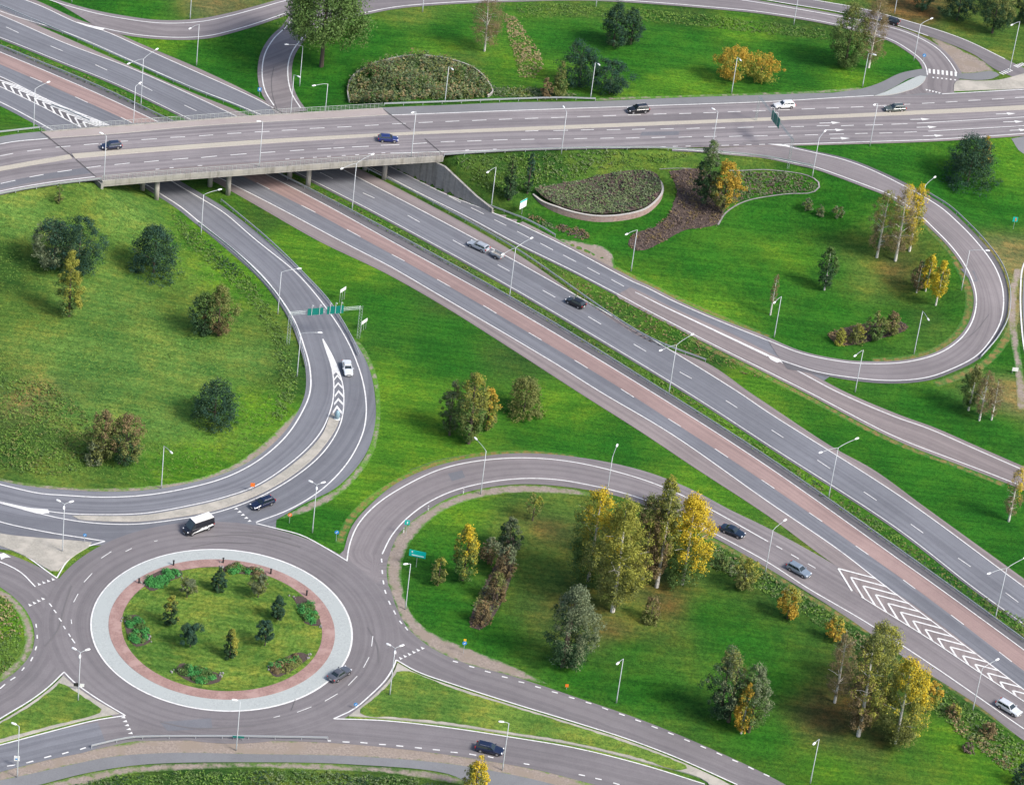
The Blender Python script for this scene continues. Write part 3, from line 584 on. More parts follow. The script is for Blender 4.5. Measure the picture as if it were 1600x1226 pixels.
# yield lines and edge lines of the arms
teeth(mb, (43,947), (70,934), 4, off=0.12); teeth(mb, (57,914), (86,904), 4, off=0.12); teeth(mb, (191,1118), (208,1155), 6, off=0.12, flip=-1); teeth(mb, (622,1030), (663,1011), 6, off=0.12); teeth(mb, (366,793), (392,817), 5, off=0.12, flip=-1)
for l in ([(-40,866),(0,878),(32,894),(55,917)], [(-40,800),(0,815.5),(75,832),(132,841),(164,846)], [(164,846),(130,857),(105,877),(89,903)], [(-40,832),(0,847),(45,872),(75,894),(89,903.5)],
          [(-40,1150),(0,1123),(45,1096),(75,1074),(100,1050)], [(100,1050),(116,1066),(151,1091),(196,1118)], [(196,1118),(151,1125),(75,1144),(0,1164),(-40,1174)],
          [(521,1123),(551,1109),(581,1084),(601,1064),(614,1044),(619,1031)], [(619,1031),(651,1049),(714,1071),(800,1098.5),(900,1129),(976,1153),(1051,1181),(1152,1226)], [(521,1123),(601,1126),(701,1137),(800,1152),(900,1169),(1001,1194),(1101,1225)],
          [(400,818),(432,826),(470,836),(510,857),(543,877)]):
    strip(mb, l, 0.28, off=0.12)
segs(mb, [(56,975,57,981),(58,992,58,998),(57,1010,55,1016),(48,1033,51,1027),(34,1048,38,1043),(16,1063,24,1058),(0,1076,8,1069),(77,943,81,948),(84,953,88,958),(92,966,96,971),(99,978,102,983),(107,990,110,995),(112,998,117,1005)], 0.26, off=0.12)
segs(mb, [(11,1197,24,1195),(41,1192,52,1189),(69,1184,80,1181),(97,1178,107,1175),(125,1171,134,1168),(512,1157.5,517,1157.5),(535,1159,546,1159.5),(563,1160,574,1161),(592,1163,603,1163.5),(619,1165,630,1166),(648,1168,659,1169),(676,1171,687,1172),(704,1175,715,1176),(733,1178,744,1180),(762,1182,771,1184),(818,1193,827,1194.5),(904,1210,914,1212),(930,1216,940,1218),(958,1223,968,1226)], 0.3, off=0.12)
segs(mb, [(707.5,1033,715.5,1035),(733,1041,741,1043),(757.5,1048.5,766.5,1051),(784,1057,793,1059),(810,1065,819,1067),(836,1072.5,845,1075),(862,1080.5,871.5,1083),(888.5,1089,897.5,1091.5),(915,1097,924,1099.5),(940.5,1105.5,950,1109),(967,1115,976,1118),(992.5,1124.5,1001.5,1127.5),(1018,1134.5,1027.5,1138),(1043.5,1144.5,1052.5,1148),(1069,1155,1077.5,1158.5),(1094.5,1165.5,1103,1169),(1119.5,1176,1128,1180),(1144,1187,1153,1190.5),(1169,1198,1177.5,1202),(1193,1209,1202,1213)], 0.32, off=0.12)
fill(mb, [(-6,868),(6,864),(17,871),(8,871.5),(2,875),(0,870)], off=0.12)
mb.build('lane_marking', M['white'], rd)
apron = ring('roundabout_apron', 19.35, RA-0.17, 'apron', 0.14, None, skirt=0.1); struct(apron)
br = struct(ring('roundabout_paving', 17.15, 19.35, 'brick', 0.17, None, skirt=0.1))
M['lawn_ring'] = grassmat(mat('mown_ring_lawn', LAWN, 0.95), LAWN); t = NT(M['lawn_ring'])
bc = M['lawn_ring'].node_tree.nodes['Principled BSDF'].inputs['Base Color'].links[0].from_socket
vm = t.new('ShaderNodeVectorMath', operation='DISTANCE'); t.link(t.geo(), vm.inputs[0]); vm.inputs[1].default_value = (RC.x, RC.y, 0.14)
mu = t.new('ShaderNodeMath', operation='MULTIPLY_ADD'); t.link(vm.outputs['Value'], mu.inputs[0]); mu.inputs[1].default_value = 5.2; t.link(t.mr(t.noise(t.geo(), .25, 3), .3, .7, 0, 7), mu.inputs[2])
si = t.new('ShaderNodeMath', operation='SINE'); t.link(mu.outputs[0], si.inputs[0])
t.col(t.mix(t.mr(si.outputs[0], -.2, 1, 0, .75), bc, t.mix(1.0, bc, (.66,.76,.62), 'MULTIPLY')))
lw = struct(area_xy('roundabout_lawn', circ(17.15), 'lawn_ring', off=0.14, grid=2.5))
# raised traffic islands
def island(name, segs_, mt, inner=None, off=0.19):
    o = struct(area(name, segs_, mt, off=off, skirt=0.2, mt2='kerb'))
    return o
island('traffic_island', [[(-40,822),(0,834),(75,842),(132,846.5),(143,848)], [(143,848),(142,852),(122,864),(104,878),(91,892)], [(91,892),(80,892),(45,872),(0,853),(-40,840)], [(-40,840),(-40,822)]], 'island')
island('traffic_island', [[(113,806.5),(125,806),(160,807),(225,805.5),(300,792.5),(350,780.5),(402,762),(465,720),(503,680),(519,645),(524,652)], [(524,652),(529,657),(500,705),(459,741),(399,775),(337,797),(275,808.5),(212,815),(155,814),(120,811),(113,806.5)]], 'island')
island('traffic_island', [[(-40,1148),(0,1128),(46,1100),(77,1077),(99,1056)], [(99,1056),(113,1069),(150,1095),(186,1115)], [(186,1115),(150,1121),(75,1139.5),(0,1160),(-40,1169)], [(-40,1169),(-40,1148)]], 'island')
island('traffic_island', [[(545,1118.5),(550,1115),(584,1087),(604,1067),(617,1047),(621,1036)], [(621,1036),(650,1052),(713,1074.5),(800,1102),(900,1132.5),(975,1156),(1050,1184.5),(1140,1226),(1160,1240)], [(1160,1240),(1120,1240),(1101,1219),(1001,1189.5),(900,1164.5),(800,1148),(701,1133),(601,1122.5),(545,1118.5)]], 'island')
def lawnpiece(segs_): 
    o = area('island_lawn', segs_, 'lawn', off=0.225, jit=0.12, step=1.0); struct(o)
lawnpiece([[(-40,1150),(0,1131),(47,1104),(78,1081),(93,1068)], [(93,1068),(102,1071),(120,1083),(148,1101),(158,1109)], [(158,1109),(156,1114),(75,1136),(0,1155),(-40,1164)], [(-40,1164),(-40,1150)]])
lawnpiece([[(562,1109),(585,1091),(607,1070),(620,1050)], [(620,1050),(638,1050),(714,1079),(800,1105),(900,1136),(975,1160),(1050,1187),(1072,1196)], [(1072,1196),(1074,1201),(1060,1204),(1001,1186),(900,1161.5),(800,1145),(701,1130),(626,1122),(566,1118),(562,1109)]])
# bicycle path and verges of bare gravel
area('bike_path', [[(-60,1234),(0,1219),(38,1211),(100,1197),(176,1182),(264,1176),(400,1178),(551,1181),(701,1193),(800,1210),(868,1226),(900,1236)], [(900,1236),(760,1236),(701,1209),(551,1194),(400,1190.5),(226,1194),(138,1207),(65,1225),(0,1242),(-60,1256)], [(-60,1256),(-60,1234)]], 'asp_path', off=0.07)['kind'] = 'structure'
M['verge'] = mat('gravel_verge_grassy', (0.3,0.25,0.2), 0.95)
def vergemat(mt):
    t = NT(mt); g = t.geo(); a = t.new('ShaderNodeVertexColor', layer_name='grass_kind').outputs[0]; ed = t.new('ShaderNodeAttribute', attribute_name='edge').outputs['Fac']
    f = t.noise(g, 2.5, 5, 0.7); f2 = t.noise(g, 0.6, 6, 0.75); f3 = t.noise(g, 1.9, 6, .9)
    c = t.mix(t.mr(f, .35, .65, 0, 1), (0.33,0.275,0.235), (0.20,0.165,0.14)); c = t.mix(t.mr(t.noise(g, .3, 4), .45, .6, 0, 1), c, (0.25,0.205,0.165))
    gr = t.mix(t.mr(f3, .37, .63, 0, 1), t.mix(1.0, a, (.52,.58,.56), 'MULTIPLY'), t.mix(1.0, a, (1.5,1.38,1.3), 'MULTIPLY'))
    ad = t.new('ShaderNodeMath', operation='SUBTRACT'); t.link(f2, ad.inputs[0]); t.link(ed, ad.inputs[1])
    t.col(t.mix(t.mr(ad.outputs[0], -.10, .12, 0, 1), c, gr)); t.bump(f, .8, .06)
vergemat(M['verge'])
def verge(segs_, mt='verge', off=0.035, jit=0.35, seed=1, pts=None):
    if mt == 'gravel': mt = 'verge'
    out = pts or poly_xy(segs_, 't', 0.8); o = area_xy('gravel_verge' if mt == 'verge' else 'leaf_litter', out, mt, off=off, grid=0.8); me = o.data; struct(o)
    co = np.empty(len(me.vertices)*3); me.vertices.foreach_get('co', co); co = co.reshape(-1,3); B_ = np.array(out)
    d = np.sqrt(((co[:,None,:2]-B_[None])**2).sum(2)).min(1)
    at_ = me.attributes.new('edge', 'FLOAT', 'POINT'); at_.data.foreach_set('value', np.clip((.36 if mt == 'verge' else .30)+d*(.36 if mt == 'verge' else .28), 0, .95))
    ca_ = me.color_attributes.new('grass_kind', 'FLOAT_COLOR', 'POINT'); tc_ = tints(co[:,0], co[:,1]); ca_.data.foreach_set('color', np.concatenate([tc_, np.ones((len(tc_),1))], 1).ravel())
verge([[(-40,1216),(0,1203),(75,1184),(143,1169),(239,1155),(400,1155),(512,1156),(620,1165),(700,1176),(800,1192),(870,1208),(930,1226)], [(930,1226),(868,1230),(800,1213),(701,1196),(551,1184),(400,1181),(264,1179),(176,1185),(100,1200),(0,1222),(-40,1232)], [(-40,1232),(-40,1216)]])
verge([[(60,1228),(138,1208),(226,1195),(400,1191),(551,1195),(701,1210),(760,1232)], [(760,1232),(700,1222),(600,1207),(500,1203),(400,1199),(280,1203),(190,1210),(110,1230),(60,1228)]])
verge([[(604,870),(622,834),(662,801),(712,775),(800,758),(887,763),(960,779)], [(960,779),(880,772),(800,770),(730,783),(690,800),(660,825),(640,850),(628,885),(630,920),(641,955),(670,985),(720,1008),(800,1040),(860,1070)], [(860,1070),(800,1057),(727,1037),(676,1014),(638,983),(618,948),(606,912),(604,870)]])
verge([[(-40,735),(0,747),(62,757),(162,763),(286,752),(350,733),(400,702),(440,665)], [(440,665),(477,625),(480,600),(476,640),(446,683),(396,720),(347,744),(286,760),(225,768),(162,770),(62,765),(-40,740)]])
verge([[(432,812),(475,789),(525,764),(570,714),(586,662),(586,612),(575,571),(553,530)], [(553,530),(562,535),(582,568),(593,612),(593,665),(580,715),(530,773),(480,800),(432,812)]], seed=3)
verge([[(0,917),(25,936),(46,963),(53,993),(48,1021),(25,1049),(0,1066)], [(0,1066),(0,1055),(18,1040),(36,1015),(38,993),(30,962),(12,940),(-10,925),(0,917)]], seed=4)
verge([[(868,372),(890,386),(960,420),(960,410),(955,395),(940,385),(905,378),(880,374),(868,372)]], seed=5)
verge([[(1452,57),(1475,65),(1505,80),(1540,98),(1553,111)], [(1553,111),(1510,116),(1496,113),(1480,90),(1452,57)]], seed=6)
verge([[(1585,420),(1578,450),(1575,480),(1577,520),(1585,570),(1590,640)], [(1590,640),(1600,640),(1597,570),(1590,520),(1588,480),(1592,440),(1600,420),(1585,420)]], seed=7)
for sgs in ([[(930,158),(1050,153),(1200,148.5),(1275,146),(1347,141)], [(1347,141),(1347,138),(1275,142),(1200,145),(1050,150),(930,155),(930,158)]],): verge(sgs, seed=9)
M['litter'] = mat('leaf_litter', (0.2,0.14,0.05), 0.95)
def littermat(mt):
    t = NT(mt); g = t.geo(); a = t.new('ShaderNodeVertexColor', layer_name='grass_kind').outputs[0]; ed = t.new('ShaderNodeAttribute', attribute_name='edge').outputs['Fac']
    f2 = t.noise(g, 0.8, 6, 0.8); f3 = t.noise(g, 1.9, 6, .9)
    c = t.mix(t.mr(f3, .37, .63, 0, 1), (0.15,0.115,0.035), (0.28,0.18,0.06))
    gr = t.mix(t.mr(f3, .37, .63, 0, 1), t.mix(1.0, a, (.52,.58,.56), 'MULTIPLY'), t.mix(1.0, a, (1.5,1.38,1.3), 'MULTIPLY'))
    ad = t.new('ShaderNodeMath', operation='SUBTRACT'); t.link(f2, ad.inputs[0]); t.link(ed, ad.inputs[1])
    t.col(t.mix(t.mr(ad.outputs[0], -.12, .10, 0, 1), c, gr)); t.bump(f3, .8, .15)
littermat(M['litter'])
def litter(line, d0, d1, seed=1):
    verge(None, 'litter', 0.03, pts=grow(line, d0)+grow(line, d1)[::-1])
for ln, d0, d1 in ((R_OUT[1:10], 1.1, 2.6), (R_OUT[9:13], .9, 1.8), (LP_IN[3:12], .5, 2.2), (LP_IN[11:16], .5, 1.6), (C3_SW[11:17], -.9, -2.4), (C3_NE[13:17], .8, 2.3), (LP_OUT[4:10], -1.6, -3.4), (R_IN[10:17], -1.2, -2.6)): litter(ln, d0, d1)
# far-right path
area('footpath', [[(1640,380),(1604,418),(1598,456),(1599,506),(1603,543),(1640,640),(1730,800)], [(1730,800),(1785,775)], [(1785,775),(1695,620),(1655,540),(1648,500),(1652,455),(1668,415),(1720,370)], [(1720,370),(1640,380)]], 'asp_path', off=0.06)['kind'] = 'structure'
mb = MB(); strip(mb, [(1610,395),(1598,418),(1594.5,456),(1596,506),(1600,543),(1612,590)], 0.35, off=0.1); mb.build('lane_marking', M['white'], bpy.data.objects['footpath'])

# ------------------------------------------------------------------ trunk road on the bridge and its junction
TNE = [(-70,233),(0,214),(62,206),(175,195.5),(300,187),(400,180),(597,168.5),(700,164.5),(800,160.5),(930,158.5),(1050,153.5),(1200,148.5),(1300,145.5),(1400,145),(1472,146),(1600,138.5),(1700,132)]
MDT = [(-70,275),(0,261),(112,241),(225,232.5),(400,220),(575,210.5),(800,200.5),(1000,192.5),(1200,184.8),(1350,178),(1600,165.5),(1700,160)]
MDB = [(-70,283),(0,268),(117,248.5),(225,239),(400,226),(525,217.8),(650,210.8),(800,205.3),(1000,197.5),(1200,189.3),(1375,182),(1600,172),(1700,167)]
TSL = [(-70,319),(0,299),(75,285),(150,275.5),(200,270),(265,263),(310,259.5),(400,253),(446,249.5),(534,244),(596,240),(700,236.5),(800,233),(900,231),(991,231),(1100,229),(1222,226.5),(1360,222),(1450,219),(1600,209.5),(1700,202)]
TSE = [(-70,326),(0,305.5),(75,291.5),(150,282.5),(200,279),(265,274),(310,270.5),(400,264),(446,260.5),(534,254),(596,250),(697,243),(800,237),(900,234),(991,232.5),(1100,230.5),(1222,228.5),(1360,225),(1450,222),(1600,213),(1700,206)]
TNE, MDT, MDB, TSL, TSE = [ext(p) for p in (TNE, MDT, MDB, TSL, TSE)]
tr = struct(loft('trunk_road', [TNE, TN, MDT, MDB, TSL, TSE], ['asp_path','trunk','trunk','trunk','asp_shoulder'], zf=ZB, off=0.05))
mdn = struct(area('road_median', [[(112,241.5)]+MDT[3:], [MDT[-1], MDB[-1]], MDB[3:][::-1]+[(117,248.3)]], 'yellow_kerb', zf=ZB, off=0.19, skirt=0.15, mt2='kerb', grid=0))
struct(area('road_median', [MDT[:2]+[(109,241.6)], [(109,241.6),(113,248.4)], [(113,248.6),(0,268),(-70,283)]], 'yellow_kerb', zf=ZB, off=0.07, grid=0))
wk = struct(area('bridge_footway', [[(68,208.5),(175,198.5),(300,189.5),(400,182.5),(597,170.5)], [(597,170.5),(607,180)], [(607,180),(500,186.5),(400,192),(300,198.5),(175,210),(79,216.5)], [(79,216.5),(68,208.5)]], 'walk', zf=ZB, off=0.18, skirt=0.14, mt2='kerb', grid=0))
mb = MB(); kw = dict(zf=ZB, off=0.10)
strip(mb, TN[:3], 0.3, **kw); strip(mb, [(612,180.5),(800,173.5),(1000,166.5),(1200,159.5),(1312,153),(1365,150)], 0.28, **kw); strip(mb, [(1472,147.5),(1600,140.5),(1700,134)], 0.28, **kw)
segs(mb, [(-24,252.5,-4,248),(0,244.5,20.5,240.5),(42.5,237,64.5,234),(87,231,110,229),(131,227,154,225),(178,222,200,221),(221,219,245,217.5),(266,215.5,289,214.5),(311,213,333,211.5),(355,209.5,377,208.5),(398,207,421,206),(440,204.5,464,203.5),(484,201.5,507,200.5),(527,199.5,549,198.5),(570,197,591.5,196),(612.5,194.5,634,193.5),(654,192.5,676,191.5),(696,190.8,717.5,189.8),(737.5,189.2,760,188.2),(779.5,187.5,800,186.7),(820,186.2,841,185.3),(861,184.7,882,184),(902,183.3,922,182.5),(942,182,962.5,181.2),(981,180.3,1001,179.8),(1021,179.3,1041,178.5),(1061,178.3,1080,177.8),(1099,177,1119,176.5),(1137,175.5,1157,175),(1176,174.3,1196,173.5),(1215,172.5,1234,172),(1252.5,171.3,1273,170.5),(1291,169.8,1311,169.2),(1329.5,168.3,1349,167.3),(1366,166.3,1385,165.5),(1405,164.3,1422,163.5),(1440.5,162.3,1460,161.5),(1477.5,160.5,1496,159.3),(1513,157.8,1532,157),(1550,155.8,1569,154.8),(1586,153.3,1606,152.3)], 0.24, **kw)
segs(mb, [(-42,298,-20,292.5),(1,287.5,24,282.5),(46,277.5,68,273.3),(90,269.5,112,266.3),(134.5,263,157.5,260),(179,258,202.5,255.5),(225,254,248,251.8),(269.5,250,294,248),(314,247,339,244.5),(360,243,385,241),(407.5,239.5,430,238),(453,236.5,475,235),(496,233.8,517.5,232.5),(521,232.3,538,231.3),(550,230.5,576,229.3),(595,227.8,624,226.8),(645,225.3,667,224),(688.5,222.5,710.5,221.5),(730,221.3,752,220.3),(771,219.8,793,218.8),(814.5,219,835,218.3),(856,218,877,217.3),(897,217.5,917.5,217),(938,217,959,216.3),(978,216.5,999,215.8),(1018,215.8,1039.5,215),(1060,215.3,1081,214.3),(1100,214.3,1119.5,213.8),(1139,214,1160,213.3),(1177.5,213.3,1199,212.5),(1217.5,212.5,1239,212),(1257.5,211.8,1278,211.3),(1295.5,210.5,1318.5,210),(1336,209.5,1355.5,209),(1374,208.8,1394,208.3),(1412.5,207.5,1432.5,206.5),
          (820.5,205.8,841,205),(864.5,204.8,887.5,204.3),(907.5,204,928,203.3),(948,203.8,969,203),(987.5,203,1008,202.3),(1032,202.5,1052.5,201.8),(1072.5,201.8,1093,200.8),(1112.5,201.3,1133,200.3),(1152.5,200.3,1177.5,199.3),(1200,199.3,1217.5,199),(1236,198.8,1256,198.3),(1276,197.5,1296,197),(1314,197.3,1334,196.5),(1352,196.3,1379.5,195.5),(1392.5,195,1418,194)], 0.24, **kw)
segs(mb, [(1450,205.8,1700,191.5),(1432.5,193.3,1700,177.5)], 0.24, **kw)
segs(mb, [(243,265.3,249,264.9),(265,263,271,262.6),(309,259.6,316,259.2),(446,249.5,452,249.1),(469,248,475,247.6),(489,246.8,495,246.4),(511,245.4,517,245),(534,244,540,243.6),(555,242.8,561,242.4),(575,241.5,581,241.1),(596,240,602,239.6),(727,235.4,733,235.1),(770,234,776,233.8),(991,231.2,1000,230.8),(1012,230.6,1021,230.3),(1032,230.2,1040,230),(1051,229.6,1059,229.3),(1071,229.2,1079,229),(1127,228,1139,227.7),(1146,227.5,1154.5,227.2),(1166,227,1174,226.7),(1186,226.5,1195,226.2)], 0.24, **kw)
strip(mb, [(-70,319),(0,299.5),(75,286),(150,276.5)], 0.3, **kw); strip(mb, [(1222,226.5),(1360,222),(1450,219),(1600,209.5),(1700,202)], 0.28, **kw)
strip(mb, [(610,240),(700,237.5),(800,234.5),(900,232),(985,231.8)], 0.24, **kw)
fill(mb, [(1199,225.6),(1223,225.8),(1240,230),(1222,229),(1210,227.4)], **kw)
def arrow(mb, x0, y0, x1, y1):
    a, b = (np.array(at_z(x, y, ZB)[:2]) for x, y in ((x0,y0),(x1,y1))); d = b-a; L = np.linalg.norm(d); d /= L; nm = np.array((-d[1], d[0])); z = ZB+0.105
    q = [a-nm*.12, b-d*2.0-nm*.12, b-d*2.0-nm*.55, b, b-d*2.0+nm*.55, b-d*2.0+nm*.12, a+nm*.12]
    mb.add([(p[0], p[1], z) for p in q], [(0,1,5,6),(2,3,4)])
for a in [(1280.5,193.2,1313,192.2),(1289.5,203.8,1319.5,203.8),(1297,217,1328,216.8),(1422,187.5,1453,186.8),(1432,199.8,1464,199),(1442,213.3,1474,212.3),(1556,179,1587,178),(1567.5,191.3,1599,190.5),(1577.5,204.5,1606,203.3)]: arrow(mb, *a)
mb.build('lane_marking', M['white'], tr)
mb = MB()
for l in ([(66,208),(115,246.5)], [(118,249),(150,277)], [(597,170),(642,203.5)], [(664,217.5),(690,240)]): strip(mb, l, 0.26, zf=ZB, off=0.11)
M['joint'] = mat('joint_rubber', (0.085,0.08,0.08), 0.8); mb.build('expansion_joint', M['joint'], tr)

# bridge: deck, pillars, railings, abutment walls
bridge = empty('road_bridge', at_z(400, 225, 0))
tag(bridge, 'long concrete bridge on round pillars carrying the trunk road over the motorway', 'bridge')
BO = Vector(bridge.location)
def loc(vs): return [Vector(v)-BO for v in vs]
DN = cr(wpath([(64,207),(175,198),(300,189),(400,181.5),(597,170)], ZB), 3); DS = cr(wpath([(160,285),(265,276),(400,266),(534,256),(693,246)], ZB), 3)
nN = 40; DN, _ = resn(DN, nN); DS, _ = resn(DS, nN)
mb = MB(); vs = []
for i in range(nN+1):
    a, b = DN[i], DS[i]; w = b-a
    for f, z in ((0,-0.01),(0,-1.05),(0.10,-1.15),(0.14,-1.5),(0.86,-1.5),(0.90,-1.15),(1,-1.05),(1,-0.01)): vs.append((a[0]+w[0]*f, a[1]+w[1]*f, ZB+z))
fs = [(i*8+j, i*8+(j+1)%8, (i+1)*8+(j+1)%8, (i+1)*8+j) for i in range(nN) for j in range(8)]
fs += [tuple(range(8))[::-1], tuple(nN*8+j for j in range(8))]
mb.add(loc(vs), fs); mb.build('deck', M['concrete'], bridge)
mb = MB()
for E_, zt in ((DS, 0.32), (DN, 0.25)):
    sgn = 1 if E_ is DS else -1
    vs = []
    for i in range(nN+1):
        w = (DS[i]-DN[i]); w = w/np.linalg.norm(w)*sgn
        for o_, z in ((-0.42,0.052),(-0.42,zt),(0.06,zt),(0.06,-0.6)): vs.append((E_[i][0]+w[0]*o_, E_[i][1]+w[1]*o_, ZB+z))
    mb.add(loc(vs), [(i*4+j, i*4+j+1, (i+1)*4+j+1, (i+1)*4+j) for i in range(nN) for j in range(3)])
mb.build('edge_beam', M['concrete'], bridge)
for x, y in [(244,316),(356,304),(481,292),(600,280),(222,301),(328,291),(452,279),(570,265)]:
    p = at_z(x, y, 0); mb = MB(); mb.tube([p-BO+Vector((0,0,-.5)), p-BO+Vector((0,0,ZB-1.4))], 0.52, 14)
    mb.build('pillar', M['concrete'], bridge, True)
for E_, nm_ in ((DS, -0.18), (DN, 0.18)):
    base = [Vector((p[0], p[1], ZB+0.3))+Vector((*((DS[i]-DN[i])/np.linalg.norm(DS[i]-DN[i])*nm_), 0)) for i, p in enumerate(E_)]
    mb = MB()
    for z, r in ((1.12,0.05),(0.75,0.022),(0.42,0.022)): mb.tube(loc([p+Vector((0,0,z)) for p in base]), r, 5)
    for i in range(len(base)-1):
        for f in (0, .5):
            q = base[i].lerp(base[i+1], f)-BO; mb.tube([q, q+Vector((0,0,1.12))], 0.03, 4)
    mb.build('railing', M['steel_white'], bridge)
def wallmesh(pts, thick, mb, base=-0.5):
    """free-standing wall: pts (x, y, top z), thickness to the left side"""
    vs = []; n = len(pts)
    for i, (x, y, z) in enumerate(pts):
        a = pts[max(0, i-1)]; b = pts[min(n-1, i+1)]; d = Vector((b[0]-a[0], b[1]-a[1], 0)).normalized(); nm = Vector((-d.y, d.x, 0))*thick
        vs += [Vector((x, y, base)), Vector((x, y, z)), Vector((x, y, z))+nm, Vector((x, y, base))+nm]
    fs = [(i*4+j, i*4+(j+1)%4, (i+1)*4+(j+1)%4, (i+1)*4+j) for i in range(n-1) for j in range(4)]+[(0,1,2,3),((n-1)*4+3,(n-1)*4+2,(n-1)*4+1,(n-1)*4)]
    mb.add(vs, fs)
mb = MB(); wallmesh([(*tuple(at_z(x, y, 0)[:2]), z) for x, y, z in WALL], 0.5, mb); mb.v = [tuple(Vector(v)-BO) for v in mb.v]
mb.build('abutment_wall', M['concrete_dark'], bridge)
mb = MB(); a = at_z(66, 207.5, ZB); b = at_z(162, 285, ZB); d = (b-a).normalized()
wallmesh([(*(a+Vector((d.y,-d.x,0))*.6)[:2], ZB-0.2), (*(b+Vector((d.y,-d.x,0))*.6)[:2], ZB-0.2)], 0.6, mb, 3.0); mb.v = [tuple(Vector(v)-BO) for v in mb.v]
mb.build('abutment_wall', M['concrete_dark'], bridge)

# ------------------------------------------------------------------ roads north of the bridge
N_UP = [(60,-6),(75,0),(112,12),(175,27),(250,37),(312,35),(362,25),(400,15),(457,0),(540,-6),(625,-16),(737,-24),(800,-26),(975,-20),(1100,-7),(1200,7.5),(1307,26),(1385,42),(1425,55),(1462,75),(1482,95),(1495,115)]
N_LO = [(162,45),(212,55),(275,59.5),(325,57),(375,45),(400,37.5),(450,20)]
S_IN = [(474,175),(470,170),(455,145),(449.5,115),(453,90),(465,69),(485,50),(520,33),(570,21),(625,11),(737,3),(800,1),(900,-1),(975,1.5),(1100,11),(1200,21),(1297,37),(1390,62),(1417,77),(1440,95),(1447,107),(1449,118)]
S_LF = [(439,178),(428,166),(414,142),(409.5,115),(414,85),(428,61),(448,42),(456,30)]
nr = poly_xy([N_UP[:12]], step=2)
o1 = grow(N_UP, 1.2)+[tuple(P(1497,130)[:2]), tuple(P(1490,146)[:2]), tuple(P(1400,150)[:2]), tuple(P(1440,132)[:2])]+grow(S_IN, -0.9)[::-1]
o1 = o1+grow(S_LF, 1.0)[:-2]+grow(N_LO, -0.9)[::-1]
struct(area_xy('north_road', o1, 'asp_mauve', off=0.09, grid=1.6, uvp=[(162,30),(250,47),(330,47),(400,26),(470,8),(625,-3),(800,-12),(975,-9),(1100,2),(1200,14),(1300,31),(1390,52),(1440,75),(1470,110),(1470,140)]))
mb = MB(); nk = dict(off=0.14)
for l in (N_UP, N_LO, S_IN[1:], S_LF[1:]): strip(mb, l, 0.3, **nk)
strip(mb, [(120,36),(140,42),(162,47)], 0.5, w2=1.3, **nk)
for i in range(7):
    x = 1450.5+i*6.8; y = 108.6+i*0.75; fill(mb, [(x,y),(x+3.4,y+.3),(x+3.6,y+7.3),(x+.2,y+7)], off=0.15)
    if i: fill(mb, [(x-.5,y+11.8),(x+2.2,y+12),(x+2.2,y+13.8),(x-.5,y+13.6)], off=0.15)
teeth(mb, (1445,141), (1470,147), 5, off=0.15, flip=-1)
mb.build('lane_marking', M['white'], bpy.data.objects['north_road'])
struct(area('upper_road', [[(1120,-28),(1200,-13),(1267,0),(1350,15),(1405,30),(1500,60),(1575,95),(1650,132)], [(1650,132),(1620,140)], [(1620,140),(1590,124),(1555,109),(1520,85),(1450,57),(1390,37),(1307,19),(1210,3),(1120,-12)], [(1120,-12),(1120,-28)]], 'asp_round', off=0.085, uvp=[(1120,-20),(1210,-5),(1350,20),(1450,50),(1530,82),(1640,132)]))
mb = MB(); strip(mb, [(1120,-28),(1200,-13),(1267,0),(1350,15),(1405,30),(1500,60),(1570,93)], 0.3, off=0.13); strip(mb, [(1120,-12),(1210,3),(1307,19),(1390,37),(1450,57)], 0.3, off=0.13)
for i in range(5):
    for x, y in ((1560.5+i*3.3, 114.5-i*1.4), (1583+i*3, 103.5-i*1.0)): fill(mb, [(x,y),(x+1.6,y-.7),(x+9,y+2.6),(x+7.4,y+3.3)], off=0.13)
mb.build('lane_marking', M['white'], bpy.data.objects['upper_road'])
struct(area('bike_path', [[(1300,146),(1347,139),(1375,130),(1407,115),(1440,108.5),(1449,108)], [(1449,108),(1449,121)], [(1449,121),(1425,122),(1395,138),(1362,151),(1320,153)], [(1320,153),(1300,146)]], 'asp_path', off=0.105))
struct(area('traffic_island', [[(1366,151),(1385,144),(1405,134),(1428,123),(1441,119),(1447,121)], [(1447,121),(1444,128),(1433,137),(1410,145),(1385,150),(1366,151)]], 'apron', off=0.2, skirt=0.2, mt2='kerb'))
struct(area('traffic_island', [[(1490,143),(1492,130),(1500,126),(1525,127.5),(1560,126),(1600,116),(1650,104)], [(1650,104),(1650,137)], [(1650,137),(1600,139),(1540,141),(1490,143)]], 'island', off=0.2, skirt=0.2, mt2='kerb'))
struct(area('bike_path', [[(1494,116),(1520,115),(1552,112),(1562,118)], [(1562,118),(1550,124),(1525,126),(1494,123)], [(1494,123),(1494,116)]], 'asp_path', off=0.11))
struct(area('parking_bay', [[(1580,217),(1640,206)], [(1640,206),(1640,245)], [(1640,245),(1598,240),(1580,217)]], 'asp_path', off=0.05))

